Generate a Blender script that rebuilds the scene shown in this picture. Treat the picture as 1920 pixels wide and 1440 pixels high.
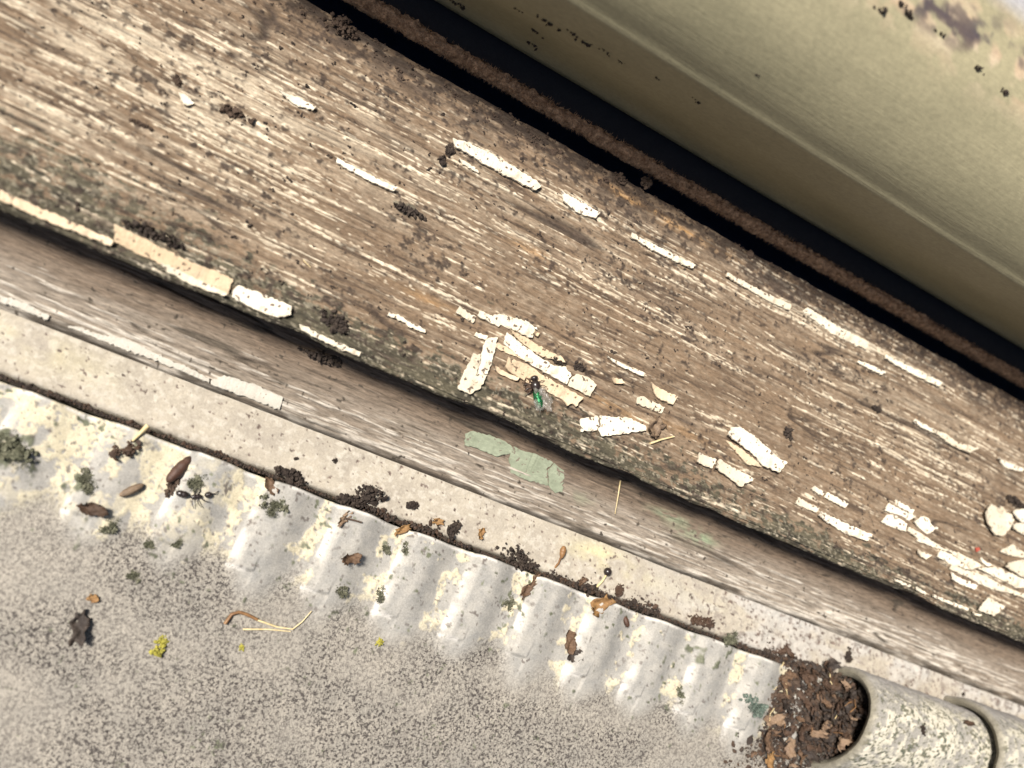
import bpy, bmesh, math, random
import numpy as np
from mathutils import Vector, Matrix

# ------------------------------------------------------------------ scene, camera, light
scene = bpy.context.scene
for o in list(bpy.data.objects): bpy.data.objects.remove(o)
COL = scene.collection
cam_d = bpy.data.cameras.new('camera'); cam = bpy.data.objects.new('camera', cam_d); COL.objects.link(cam)
cam_d.sensor_width = 36.0; cam_d.lens = 27.71; cam_d.clip_start = 0.005; cam_d.clip_end = 200.0
cam.matrix_world = Matrix(((0.87101, -0.38620, -0.30362, -0.04858),
                           (0.25006, 0.88053, -0.40267, -0.06443),
                           (0.42286, 0.27480, 0.86352, 0.13816),
                           (0, 0, 0, 1)))
cam_d.dof.use_dof = True; cam_d.dof.focus_distance = 0.168; cam_d.dof.aperture_fstop = 11.0
scene.camera = cam
SUN = Vector((-0.52, -0.085, 0.80)).normalized()
world = bpy.data.worlds.new('World'); scene.world = world; world.use_nodes = True
wn = world.node_tree.nodes; wl = world.node_tree.links
sky = wn.new('ShaderNodeTexSky'); sky.sky_type = 'NISHITA'; sky.sun_disc = False
sky.sun_elevation = math.asin(SUN.z); sky.sun_rotation = math.atan2(SUN.x, SUN.y)
sky.dust_density = 2.5; sky.air_density = 1.0
wl.new(sky.outputs[0], wn['Background'].inputs[0]); wn['Background'].inputs[1].default_value = 0.05
sun_d = bpy.data.lights.new('sun', 'SUN'); sun = bpy.data.objects.new('sun', sun_d); COL.objects.link(sun)
sun_d.energy = 5.0; sun_d.angle = math.radians(12); sun_d.color = (1.0, 0.945, 0.865)
sun.rotation_euler = SUN.to_track_quat('Z', 'Y').to_euler()
sun.location = SUN * 3
scene.view_settings.view_transform = 'Standard'; scene.view_settings.look = 'None'
scene.view_settings.gamma = 1.0; scene.view_settings.exposure = 0.72
scene.view_settings.use_curve_mapping = False

# ------------------------------------------------------------------ noise (mm in, 0..1 out)
def _h(i, j, s):
    n = (i.astype(np.int64) * 374761393 + j.astype(np.int64) * 668265263 + s * 1442695041) & 0xffffffff
    n = ((n ^ (n >> 13)) * 1274126177) & 0xffffffff
    n = ((n ^ (n >> 16)) * 2246822519) & 0xffffffff
    return ((n ^ (n >> 15)) & 0xffff).astype(np.float32) / 65535.0
def vn(x, y, s=0):
    x = np.asarray(x, np.float64); y = np.asarray(y, np.float64)
    i = np.floor(x); j = np.floor(y); a = (x - i).astype(np.float32); b = (y - j).astype(np.float32)
    a = a * a * (3 - 2 * a); b = b * b * (3 - 2 * b)
    i = i.astype(np.int64); j = j.astype(np.int64)
    return (_h(i, j, s) * (1 - a) + _h(i + 1, j, s) * a) * (1 - b) + (_h(i, j + 1, s) * (1 - a) + _h(i + 1, j + 1, s) * a) * b
def fbm(x, y, s=0, o=3):
    t = 0; w = 0.5; n = 0
    for k in range(o):
        t = t + w * vn(x * 2.03 ** k + 17.3 * k, y * 2.03 ** k - 9.1 * k, s + 31 * k); n += w; w *= 0.5
    return t / n
def ss(a, b, v):
    t = np.clip((v - a) / (b - a), 0, 1); return t * t * (3 - 2 * t)
def gauss(x, y, L):
    d = np.zeros(np.broadcast(x, y).shape, np.float32)
    for (cx, cy), sx, sy, a in L:
        d += a * np.exp(-((x - cx) / sx) ** 2 - ((y - cy) / sy) ** 2).astype(np.float32)
    return d
rnd = random.Random(7); rng = np.random.default_rng(11)

# ------------------------------------------------------------------ object helpers
def tag(o, label=None, cat=None, group=None, kind=None):
    if label: o['label'] = label
    if cat: o['category'] = cat
    if group: o['group'] = group
    if kind: o['kind'] = kind
    return o
def empty(name, loc=(0, 0, 0)):
    o = bpy.data.objects.new(name, None); COL.objects.link(o); o.location = loc; o.empty_display_size = 0.005
    return o
def link(name, me, mat, parent=None, loc=None):
    o = bpy.data.objects.new(name, me); COL.objects.link(o); me.materials.append(mat)
    if parent: o.parent = parent
    if loc is not None: o.location = loc
    return o
def np_mesh(name, V, Fq, attrs=None, smooth=True):
    """V (n,3) metres, Fq (m,k) faces all with k corners"""
    me = bpy.data.meshes.new(name); V = np.ascontiguousarray(V, np.float32); Fq = np.ascontiguousarray(Fq, np.int32)
    m, k = Fq.shape
    me.vertices.add(len(V)); me.vertices.foreach_set('co', V.ravel())
    me.loops.add(m * k); me.loops.foreach_set('vertex_index', Fq.ravel())
    me.polygons.add(m); me.polygons.foreach_set('loop_start', np.arange(0, m * k, k, dtype=np.int32))
    me.polygons.foreach_set('use_smooth', np.full(m, smooth, dtype=bool))
    me.update(calc_edges=True)
    for n, a in (attrs or {}).items():
        at = me.attributes.new(n, 'FLOAT', 'POINT'); at.data.foreach_set('value', np.ascontiguousarray(np.clip(a, 0, 1), np.float32).ravel())
    return me
def grid_faces(ny, nx):
    i = np.arange((ny - 1) * nx).reshape(ny - 1, nx)[:, :-1]
    return np.stack([i, i + 1, i + nx + 1, i + nx], -1).reshape(-1, 4)
def sheet(name, P, mat, parent=None, attrs=None, flip=False):
    ny, nx, _ = P.shape; f = grid_faces(ny, nx)
    if flip: f = f[:, ::-1]
    return link(name, np_mesh(name, P.reshape(-1, 3) * 0.001, f, attrs), mat, parent)
def resample(poly, step):
    out = [poly[0]]
    for a, b in zip(poly[:-1], poly[1:]):
        n = max(1, int(round(math.dist(a, b) / step)))
        for k in range(1, n + 1): out.append((a[0] + (b[0] - a[0]) * k / n, a[1] + (b[1] - a[1]) * k / n))
    return np.array(out)
def norms(p):
    t = np.gradient(p, axis=0); t /= np.linalg.norm(t, axis=1)[:, None] + 1e-9
    return np.stack([-t[:, 1], t[:, 0]], -1)
def xs_grid(a, b, fine, mid=60.0, fine2=None):
    fine2 = fine2 or fine
    return np.concatenate([np.arange(-360, a, 4.0), np.arange(a, mid, fine), np.arange(mid, b, fine2), np.arange(b, 420, 4.0)])

# ------------------------------------------------------------------ materials
def mat_new(name):
    m = bpy.data.materials.new(name); m.use_nodes = True
    nt = m.node_tree; b = nt.nodes['Principled BSDF']; return m, nt, b
def noise_node(nt, scale, stretch=(1, 1, 1), detail=3.0, rough=0.6):
    tc = nt.nodes.new('ShaderNodeTexCoord'); mp = nt.nodes.new('ShaderNodeMapping'); mp.inputs['Scale'].default_value = stretch
    n = nt.nodes.new('ShaderNodeTexNoise'); n.inputs['Scale'].default_value = scale; n.inputs['Detail'].default_value = detail
    n.inputs['Roughness'].default_value = rough
    nt.links.new(tc.outputs['Object'], mp.inputs[0]); nt.links.new(mp.outputs[0], n.inputs['Vector'])
    return n.outputs['Fac']
def ramp(nt, fac, a, b, ca=(0, 0, 0, 1), cb=(1, 1, 1, 1)):
    r = nt.nodes.new('ShaderNodeValToRGB'); e = r.color_ramp.elements
    e[0].position = a; e[0].color = ca; e[1].position = b; e[1].color = cb
    nt.links.new(fac, r.inputs[0]); return r.outputs[0]
def mix(nt, fac, a, b, mode='MIX'):
    m = nt.nodes.new('ShaderNodeMix'); m.data_type = 'RGBA'; m.blend_type = mode; m.clamp_result = False
    for v, i in ((fac, 0), (a, 6), (b, 7)):
        if hasattr(v, 'links'): nt.links.new(v, m.inputs[i])
        elif i == 0: m.inputs[0].default_value = v
        else: m.inputs[i].default_value = (*v[:3], 1)
    return m.outputs[2]
def attr(nt, n):
    a = nt.nodes.new('ShaderNodeAttribute'); a.attribute_name = n; return a.outputs['Fac']
def surface(name, base, layers=(), rough=0.85, spec=0.3, fine=(2500, (1, 1, 1), 0.35), var=(300, (1, 1, 1)), bump=(4000, (1, 1, 1), 0.00008), speck=None, metallic=0, gran=None, orand=False):
    """base = two colours blended by a broad noise; layers = (attribute, colour a, colour b) laid over it; fine = brightness grain"""
    m, nt, b = mat_new(name)
    v = ramp(nt, noise_node(nt, var[0], var[1], 4), 0.32, 0.68)
    c = mix(nt, v, base[0], base[1])
    f = noise_node(nt, fine[0], fine[1], 4, 0.7)
    for at, ca, cb in layers:
        lc = mix(nt, ramp(nt, noise_node(nt, var[0] * 3, var[1], 3), 0.35, 0.65), ca, cb)
        c = mix(nt, attr(nt, at), c, lc)
    g = ramp(nt, f, 0.25, 0.75, (1 - fine[2],) * 3 + (1,), (1 + fine[2] * 0.6,) * 3 + (1,))
    c = mix(nt, 1.0, c, g, 'MULTIPLY')
    if gran:
        at_, sc, th, ca_, = gran
        gf = noise_node(nt, sc, (1, 1, 1), 5, 0.72); gm = ramp(nt, gf, th, th + 0.09)
        mm = nt.nodes.new('ShaderNodeMath'); mm.operation = 'MULTIPLY'; nt.links.new(gm, mm.inputs[0]); nt.links.new(attr(nt, at_), mm.inputs[1])
        c = mix(nt, mm.outputs[0], c, ca_)
    if speck:
        sc, th, colr = speck
        c = mix(nt, ramp(nt, noise_node(nt, sc, (1, 1, 1), 2, 0.5), th, th + 0.05), c, colr)
    if orand:
        oi = nt.nodes.new('ShaderNodeObjectInfo'); c = mix(nt, 1.0, c, ramp(nt, oi.outputs['Random'], 0.0, 1.0, (0.80, 0.77, 0.72, 1), (1.05, 1.05, 1.05, 1)), 'MULTIPLY')
        c = mix(nt, ramp(nt, noise_node(nt, 330, (1, 1, 1), 4, 0.7), 0.55, 0.72, (0, 0, 0, 1), (0.55, 0.55, 0.55, 1)), c, (0.20, 0.155, 0.11))
    nt.links.new(c, b.inputs['Base Color'])
    b.inputs['Roughness'].default_value = rough; b.inputs['Specular IOR Level'].default_value = spec; b.inputs['Metallic'].default_value = metallic
    if bump:
        bn = nt.nodes.new('ShaderNodeBump'); bn.inputs['Strength'].default_value = 1.0; bn.inputs['Distance'].default_value = bump[2]
        bh = noise_node(nt, bump[0], bump[1], 3, 0.65)
        if gran:
            ma = nt.nodes.new('ShaderNodeMath'); ma.operation = 'MULTIPLY_ADD'; nt.links.new(attr(nt, gran[0]), ma.inputs[0]); ma.inputs[1].default_value = 0.85; ma.inputs[2].default_value = 0.12
            mb = nt.nodes.new('ShaderNodeMath'); mb.operation = 'MULTIPLY'; nt.links.new(bh, mb.inputs[0]); nt.links.new(ma.outputs[0], mb.inputs[1]); bh = mb.outputs[0]
        nt.links.new(bh, bn.inputs['Height']); nt.links.new(bn.outputs[0], b.inputs['Normal'])
    return m
WOODST = (0.06, 1, 1)
M_sill = surface('weathered_timber', ((0.212, 0.148, 0.096), (0.120, 0.084, 0.057)),
    [('grey', (0.30, 0.232, 0.165), (0.225, 0.172, 0.122)), ('tan', (0.46, 0.27, 0.115), (0.38, 0.235, 0.12)),
     ('algae', (0.040, 0.036, 0.027), (0.105, 0.092, 0.062)), ('crust', (0.27, 0.24, 0.18), (0.18, 0.155, 0.11)),
     ('paint', (0.68, 0.59, 0.45), (0.47, 0.39, 0.285)), ('dirt', (0.035, 0.026, 0.022), (0.065, 0.048, 0.038))],
    rough=0.9, spec=0.15, fine=(2200, (0.35, 1, 1), 0.50), var=(260, (0.18, 1, 1)), bump=(3200, (0.3, 1, 1), 0.00022))
M_board = surface('grey_timber', ((0.19, 0.153, 0.118), (0.285, 0.242, 0.195)),
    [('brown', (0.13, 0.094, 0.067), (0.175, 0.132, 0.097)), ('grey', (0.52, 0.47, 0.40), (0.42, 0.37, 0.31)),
     ('green', (0.27, 0.31, 0.20), (0.22, 0.26, 0.17)), ('dirt', (0.05, 0.04, 0.032), (0.08, 0.066, 0.05))],
    rough=0.9, spec=0.15, fine=(2600, (0.16, 1, 1), 0.62), var=(420, (0.08, 1, 1)), bump=(3200, (0.2, 1, 1), 0.0002))
M_ledge = surface('cream_render', ((0.40, 0.355, 0.285), (0.30, 0.265, 0.218)),
    [('pale', (0.47, 0.43, 0.36), (0.41, 0.37, 0.31)), ('yellow', (0.60, 0.53, 0.30), (0.50, 0.45, 0.27)), ('grey', (0.36, 0.34, 0.31), (0.43, 0.40, 0.36)),
     ('dirt', (0.08, 0.06, 0.05), (0.16, 0.12, 0.10))],
    rough=0.9, spec=0.2, fine=(2200, (1, 1, 1), 0.22), var=(160, (1, 1, 1)), bump=(3000, (1, 1, 1), 0.00010))
M_tile = surface('granular_concrete', ((0.315, 0.285, 0.24), (0.25, 0.23, 0.198)),
    [('smooth', (0.345, 0.325, 0.29), (0.265, 0.255, 0.235)), ('cream', (0.58, 0.52, 0.375), (0.47, 0.415, 0.295)), ('white', (0.62, 0.59, 0.54), (0.52, 0.49, 0.45)),
     ('moss', (0.07, 0.075, 0.047), (0.15, 0.155, 0.105)), ('mdot', (0.075, 0.08, 0.05), (0.16, 0.165, 0.11)), ('pit', (0.085, 0.070, 0.062), (0.13, 0.11, 0.095))],
    rough=0.75, spec=0.35, fine=(2600, (1, 1, 1), 0.26), var=(120, (1, 1, 1)), bump=(1900, (1, 1, 1), 0.00045), gran=('gran', 1650, 0.485, (0.050, 0.042, 0.038)))
M_flake = surface('old_cream_paint', ((0.76, 0.70, 0.58), (0.66, 0.59, 0.47)), rough=0.6, spec=0.35, fine=(2500, (1, 1, 1), 0.16), var=(420, (0.4, 1, 1)),
    bump=(2600, (1, 1, 1), 0.0001), speck=(1100, 0.615, (0.12, 0.09, 0.07)), orand=True)
M_flake_tan = surface('tan_paint', ((0.56, 0.43, 0.29), (0.64, 0.52, 0.37)), rough=0.65, spec=0.3, fine=(2500, (1, 1, 1), 0.18), var=(420, (0.4, 1, 1)),
    bump=(2600, (1, 1, 1), 0.0001), speck=(1100, 0.63, (0.14, 0.10, 0.07)), orand=True)
M_white = surface('chalky_white_paint', ((0.50, 0.465, 0.40), (0.39, 0.36, 0.305)), rough=0.7, spec=0.3, fine=(2500, (1, 1, 1), 0.18), var=(300, (0.3, 1, 1)),
    bump=(2600, (1, 1, 1), 0.0001), speck=(1100, 0.70, (0.20, 0.17, 0.13)))
M_green = surface('sage_green_paint', ((0.26, 0.285, 0.205), (0.205, 0.228, 0.158)), rough=0.7, spec=0.3, fine=(1800, (0.4, 1, 1), 0.28), var=(260, (1, 1, 1)), bump=(2000, (0.4, 1, 1), 0.00012), speck=(900, 0.64, (0.15, 0.125, 0.095)))
M_soil = surface('dark_soil', ((0.028, 0.022, 0.020), (0.065, 0.050, 0.040)), rough=0.95, spec=0.1, fine=(3000, (1, 1, 1), 0.4), var=(700, (1, 1, 1)), bump=(4000, (1, 1, 1), 0.0002))
M_soilb = surface('brown_soil', ((0.060, 0.041, 0.031), (0.105, 0.075, 0.056)), rough=0.95, spec=0.1, fine=(3000, (1, 1, 1), 0.4), var=(700, (1, 1, 1)), bump=(4000, (1, 1, 1), 0.0002))
M_leaf = [surface('dead_leaf_%d' % i, c, rough=0.7, spec=0.3, fine=(2200, (1, 1, 1), 0.35), var=(380, (1, 1, 1)), bump=(2400, (1, 1, 1), 0.0001)) for i, c in enumerate([
    ((0.075, 0.043, 0.026), (0.040, 0.025, 0.018)), ((0.135, 0.080, 0.046), (0.070, 0.043, 0.028)), ((0.23, 0.155, 0.098), (0.125, 0.082, 0.056)), ((0.026, 0.020, 0.018), (0.055, 0.040, 0.030)), ((0.27, 0.155, 0.06), (0.17, 0.09, 0.038))])]
M_moss = surface('grey_green_moss', ((0.045, 0.048, 0.030), (0.17, 0.165, 0.115)), rough=0.95, spec=0.1, fine=(2600, (1, 1, 1), 0.5), var=(1300, (1, 1, 1)))
M_mossb = surface('blue_green_moss', ((0.035, 0.055, 0.045), (0.17, 0.205, 0.17)), rough=0.95, spec=0.1, fine=(2600, (1, 1, 1), 0.5), var=(1200, (1, 1, 1)))
M_lichen = surface('yellow_lichen', ((0.38, 0.34, 0.06), (0.24, 0.22, 0.05)), rough=0.9, spec=0.1, fine=(2600, (1, 1, 1), 0.35), var=(600, (1, 1, 1)))
M_straw = surface('dry_straw', ((0.66, 0.55, 0.33), (0.52, 0.40, 0.20)), rough=0.6, spec=0.3, fine=(2600, (1, 1, 1), 0.2), var=(500, (1, 1, 1)), bump=None)
M_stem = surface('brown_stem', ((0.25, 0.135, 0.055), (0.16, 0.08, 0.035)), rough=0.5, spec=0.4, fine=(2600, (1, 1, 1), 0.2), var=(500, (1, 1, 1)), bump=None)
M_pupa = surface('brown_chitin', ((0.075, 0.030, 0.015), (0.035, 0.017, 0.010)), rough=0.6, spec=0.5, fine=(2600, (1, 1, 1), 0.2), var=(700, (1, 1, 1)))
M_black = surface('black_chitin', ((0.016, 0.012, 0.011), (0.03, 0.02, 0.017)), rough=0.3, spec=0.5, fine=(2600, (1, 1, 1), 0.2), var=(700, (1, 1, 1)), bump=None)
M_shell = surface('striped_husk', ((0.26, 0.185, 0.12), (0.085, 0.055, 0.036)), rough=0.6, spec=0.3, fine=(2600, (1, 1, 1), 0.35), var=(1500, (0.12, 1, 1)))
M_fly = surface('green_metal_chitin', ((0.015, 0.10, 0.03), (0.02, 0.19, 0.075)), rough=0.33, spec=0.6, fine=(2600, (1, 1, 1), 0.2), var=(700, (1, 1, 1)), metallic=0.65)
M_red = surface('red_paint_fleck', ((0.40, 0.08, 0.05), (0.30, 0.06, 0.04)), rough=0.6)
M_roll = surface('lichened_clay', ((0.32, 0.30, 0.262), (0.235, 0.222, 0.20)),
    [('grey', (0.37, 0.35, 0.335), (0.31, 0.295, 0.285)), ('cream', (0.54, 0.50, 0.41), (0.44, 0.41, 0.33)), ('pit', (0.07, 0.08, 0.06), (0.17, 0.155, 0.11)), ('rim', (0.21, 0.19, 0.145), (0.16, 0.145, 0.11))],
    rough=0.85, spec=0.2, fine=(2200, (1, 1, 1), 0.28), var=(200, (1, 1, 1)), bump=(3000, (1, 1, 1), 0.00012))
M_brush = surface('brown_fibre', ((0.70, 0.43, 0.25), (0.24, 0.135, 0.075)), rough=0.95, spec=0.1, fine=(2400, (1, 1, 1), 0.6), var=(900, (1, 1, 1)), bump=(2500, (1, 1, 1), 0.0005))
M_sash = surface('cream_gloss_paint', ((0.315, 0.28, 0.175), (0.25, 0.225, 0.14)),
    [('scuff', (0.42, 0.30, 0.20), (0.48, 0.39, 0.28)), ('dirt', (0.055, 0.045, 0.055), (0.10, 0.075, 0.065)), ('grey', (0.30, 0.295, 0.31), (0.34, 0.33, 0.335))],
    rough=0.5, spec=0.4, fine=(1300, (0.7, 1, 1), 0.22), var=(90, (0.35, 1, 1)), bump=(1500, (0.10, 1, 1), 0.00007))
M_dark = surface('dark_interior', ((0.03, 0.03, 0.035), (0.025, 0.025, 0.03)), rough=0.9, bump=None)
M_gap_shade = surface('navy_gap_shade', ((0.015, 0.035, 0.085), (0.012, 0.028, 0.07)), rough=0.6, bump=None)  # bluish shade of the gap under the sash, put into the colour
m, nt, b = mat_new('window_glass'); b.inputs['Transmission Weight'].default_value = 1.0; b.inputs['Roughness'].default_value = 0.02; b.inputs['Base Color'].default_value = (0.9, 0.95, 0.95, 1); M_glass = m
m, nt, b = mat_new('wing_membrane'); b.inputs['Transmission Weight'].default_value = 0.6; b.inputs['Roughness'].default_value = 0.3; b.inputs['Base Color'].default_value = (0.45, 0.42, 0.38, 1); b.inputs['Alpha'].default_value = 0.35; M_wing = m

# ------------------------------------------------------------------ surface fields (x, y in mm)
SL = 0.12
def z_sill(y): return SL * y
def z_board(y): return -17.0 + 0.375 * (y + 18.4)
def z_ledge(y): return -19.0 + 0.2075 * (y + 18.1)
def z_tile(y): return -21.5 + 0.268 * (y + 29.5)
PAINT_D = [  # where old paint still clings in the grain
    ((-14.64,42.40), 16, 2.6, 1.5), ((1.72,41.73), 10, 2.2, 1.4), ((24.90,41.17), 16, 3.0, 0.9), ((65.26,46.23), 22, 2.6, 1.6), ((91.86,47.82), 18, 2.2, 1.5), ((55.28,51.86), 16, 2.0, 1.0),
    ((121.70,24.23), 22, 5, 0.9), ((105.20,29.60), 26, 4, 0.8), ((-55.41,35.84), 18, 6, 0.8), ((-41.96,27.14), 10, 1.4, 1.5), ((-89.46,31.75), 32, 10, 0.55), ((-92.97,12.93), 30, 9, 0.6),
    ((-76.89,20.36), 20, 5, 0.7), ((-63.28,23.62), 16, 5, 0.6), ((-31.35,33.07), 14, 3, 0.8), ((-61.06,6.02), 14, 1.0, 0.9), ((-4.80,28.93), 22, 3, 0.6), ((16.11,27.32), 20, 3, 0.55), ((24.45,14.15), 7, 0.7, 1.7),
    ((45.01,29.85), 22, 4, 0.4), ((139.81,36.97), 20, 6, 0.7), ((132.86,6.71), 12, 2.5, 0.9)]
def sill_fields(x, y, want='all'):
    yw = y + 1.8 * (fbm(x / 34, y / 14, 3, 2) - 0.5) + 0.5 * (vn(x / 11, y / 4, 5) - 0.5)
    g = fbm(x / 13, yw / 0.55, 11, 3); g2 = vn(x / 4.5, yw / 0.26, 12)
    ck = np.abs(vn(x / 48, yw / 1.7, 13) - 0.5); ckm = ss(0.045, 0.0, ck) * ss(0.42, 0.6, vn(x / 17, y / 4, 14))
    low = fbm(x / 45, y / 16, 15, 2) - 0.5
    dens = gauss(x, y, PAINT_D) + 0.75 * (fbm(x / 26, y / 6, 16, 2) - 0.42)
    dens = np.minimum(dens, 1.7)
    p = 0.38 * vn(x / 16, yw / 0.45, 17) + 0.36 * vn(x / 6.5, yw / 0.22, 18) + 0.26 * vn(x / 0.8, yw / 0.26, 19)
    paint = ss(-0.02, 0.10, p - (0.672 - 0.13 * dens))
    sheen_film = gauss(x, y, [((-94.13,21.46), 45, 16, 0.75), ((-73.51,33.46), 30, 8, 0.5), ((-7.48,36.83), 40, 7, 0.35), ((103.49,37.75), 40, 9, 0.35)])  # thin paint residue; the sheen at upper left is put into its colour
    paint = np.maximum(paint, 0.75 * sheen_film * ss(0.38, 0.72, 0.55 * vn(x / 12, yw / 0.9, 32) + 0.3 * vn(x / 5, yw / 0.35, 33) + 0.15 * vn(x / 1, y / .5, 34)))
    nose = y + 7.6
    alg_d = 0.90 * np.exp(-(np.maximum(nose, 0) / 6.2) ** 2) * (0.55 + 0.9 * fbm(x / 18, y / 9, 31, 2)) + gauss(x, y, [((-93.48,2.65), 20, 8, 0.55), ((-70.88,-0.24), 24, 6, 0.45), ((0.34,-4.56), 16, 5, 0.45), ((45.59,1.21), 26, 6, 0.3), ((-35.79,-3.05), 20, 4, 0.4), ((-68.40,26.08), 2.6, 0.9, 0.7), ((-32.92,24.54), 4, 1.2, 0.9)])
    a = 0.75 * fbm(x / 1.5, y / 1.0, 21, 3) + 0.25 * vn(x / 5, yw / 0.5, 22)
    algae = ss(0.0, 0.12, a - (0.80 - 0.53 * alg_d))
    cr = 0.55 * vn(x / 0.75, y / 0.5, 36) + 0.45 * vn(x / 0.36, y / 0.32, 37); crust = ss(0.0, 0.14, cr - 0.57) * ss(0.25, 0.8, alg_d) * 0.8
    paint = paint * (1 - 0.8 * ss(0.3, 0.9, alg_d) * ss(0.35, 0.6, vn(x / 1.2, y / 0.8, 23)))
    d = 0.35 * vn(x / 2.2, y / 1.4, 35) + 0.40 * vn(x / 0.95, y / 0.7, 24) + 0.25 * vn(x / 0.42, y / 0.4, 25)
    dd = 0.30 + 0.95 * fbm(x / 15, y / 7, 26, 3) + 0.35 * np.exp(-((y - 53) / 6) ** 2)
    dirt = 0.9 * ss(-0.02, 0.20, d - (0.93 - 0.42 * dd))
    rear = ss(46, 54, y + 3 * vn(x / 5, y / 5, 27))
    paint = paint * (1 - 0.85 * rear * ss(-60, -20, -x))
    dirt = np.maximum(dirt, 0.85 * rear * ss(0.38, 0.6, fbm(x / 2, y / 1.2, 28, 2)))
    tan = gauss(x, y, [((12.81,51.64), 9, 0.8, 1.0), ((26.46,51.25), 12, 0.9, 1.1), ((-22.47,8.97), 7, 0.9, 0.5), ((-4.80,28.93), 6, 0.8, 0.5), ((21.99,4.32), 9, 1.0, 0.4), ((41.30,5.84), 6, 1.0, 0.4), ((-13.94,44.17), 5, 0.8, 0.3)]) * (0.4 + 0.9 * vn(x / 3, yw / 0.4, 29))
    grey = ss(0.42, 0.72, 0.6 * g + 0.4 * fbm(x / 1.6, y / 0.9, 30, 3)) * 0.8
    dark = np.maximum(dirt, ckm * 0.9); dark = np.maximum(dark, 0.6 * ss(0.33, 0.22, g))
    h = 0.50 * (g - 0.5) + 0.26 * (g2 - 0.5) - 0.55 * ckm + 0.13 * paint + 0.9 * low + 0.14 * dirt + 0.10 * algae * (a - 0.5) + 0.16 * crust
    return h, dict(crust=crust, paint=paint, algae=algae * (1 - paint * 0.4), dirt=dark, tan=tan, grey=grey)
def sill_z(x, y):
    h, _ = sill_fields(np.array([float(x)]), np.array([float(y)])); return z_sill(y) + float(h[0])
def sill_low(x, y):
    return z_sill(y) + 0.9 * float(fbm(np.array([x / 45]), np.array([y / 16]), 15, 2)[0] - 0.5)

# ------------------------------------------------------------------ window sill
sill = tag(empty('window_sill'), 'weathered bare timber window sill shedding its cream paint', 'window sill')
xs = xs_grid(-118, 166, 0.2, 50, 0.27)
arc = [(-7.0 + 0.75 * math.cos(a), -1.6 + 0.75 * math.sin(a)) for a in np.linspace(math.pi / 2, math.pi * 1.25, 7)]
prof = np.concatenate([np.array([(56.2, -8.0), (56.0, -2.0), (55.9, 4.6)]), resample([(55.3, z_sill(55.3)), (-7.1, z_sill(-7.1))], 0.2), resample(arc, 0.25), np.array([(-6.6, -3.0), (-5.2, -5.0), (-1.5, -7.5), (6.0, -7.6), (30, -7.6)])])
nrm = -norms(prof); nrm[:3] = (0.8, 0.6); nrm[-4:] = (0, -1)
X, Yp = np.meshgrid(xs, np.cumsum(np.r_[0, np.hypot(*np.diff(prof, axis=0).T)]))
# unrolled coordinate so the grain carries on over the nose
yy = prof[:, 0].copy(); k0 = int(np.argmin(np.abs(prof[:, 0] + 7.1) + 10 * (np.arange(len(prof)) < 5)))
arcl = np.cumsum(np.r_[0, np.hypot(*np.diff(prof, axis=0).T)]); yy[k0:] = prof[k0, 0] - (arcl[k0:] - arcl[k0])
YY = np.repeat(yy[:, None], len(xs), 1)
H, A = sill_fields(X, YY)
w = np.ones(len(prof)); w[:3] = 0.3; w[-3:] = 0.2
worn = -0.9 * ss(0.5, 0.85, fbm(xs / 14, xs * 0 + 3.3, 41, 3)) - 1.2 * np.exp(-((xs - ((-4.09,-7.52)[0])) / 5) ** 2)
wn_ = np.exp(-((yy + 8.2) / 1.3) ** 2)
P = np.empty(X.shape + (3,), np.float32); P[..., 0] = X
dsp = H * w[:, None] + wn_[:, None] * worn[None, :]
P[..., 1] = prof[:, 0][:, None] + nrm[:, 0][:, None] * dsp; P[..., 2] = prof[:, 1][:, None] + nrm[:, 1][:, None] * dsp
sheet('plank', P, M_sill, sill, A, flip=False)

# ------------------------------------------------------------------ lower timber board
board = tag(empty('timber_board'), 'grey weathered timber board tucked under the overhanging sill', 'board')
xs = xs_grid(-106, 180, 0.22, 50, 0.3)
prof = np.concatenate([resample([(9.0, z_board(9.0)), (2, z_board(2))], 1.0), resample([(1.8, z_board(1.8)), (-18.0, z_board(-18.0))], 0.2), np.array([(-18.45, -17.3), (-18.6, -17.9), (-18.5, -21.5)])])
X, Y = np.meshgrid(xs, prof[:, 0])
yw = Y + 1.0 * (fbm(X / 30, Y / 10, 51, 2) - 0.5)
g = fbm(X / 12, yw / 0.5, 52, 3); g2 = vn(X / 3.5, yw / 0.28, 53); ck = ss(0.05, 0.0, np.abs(vn(X / 28, yw / 1.2, 54) - 0.5)) * ss(0.4, 0.6, vn(X / 15, Y / 3, 55))
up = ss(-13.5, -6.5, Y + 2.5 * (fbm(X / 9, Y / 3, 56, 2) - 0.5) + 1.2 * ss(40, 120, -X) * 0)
lowb = ss(-11, -17.5, Y)
grey = ss(0.0, 0.16, 0.6 * g + 0.4 * g2 - (0.585 - 0.16 * lowb + 0.22 * up - 0.05 * ss(40, 120, X)))
dirt = np.maximum(ck * 0.9, ss(0.05, 0.12, 0.6 * vn(X / 1.1, Y / 0.8, 57) + 0.4 * vn(X / 0.5, Y / 0.45, 58) - 0.74 + 0.0 * up))
dirt = np.maximum(dirt, 0.75 * ss(-16.3, -17.6, Y + 0.8 * vn(X / 4, Y, 59)) * ss(0.35, 0.6, vn(X / 9, yw / 0.4, 60)))
green = gauss(X, Y, [((50.94,-8.48), 5, 0.9, 0.8), ((61.97,-10.35), 3, 1.1, 0.9), ((28.40,-12.11), 3, 1.2, 0.3), ((57.27,-10.38), 6, 1.6, 0.4)]) * ss(0.3, 0.55, fbm(X / 1.5, Y / 0.8, 61, 2))
H = 0.55 * (g - 0.5) + 0.28 * (g2 - 0.5) - 0.45 * ck + 0.08 * grey
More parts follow.
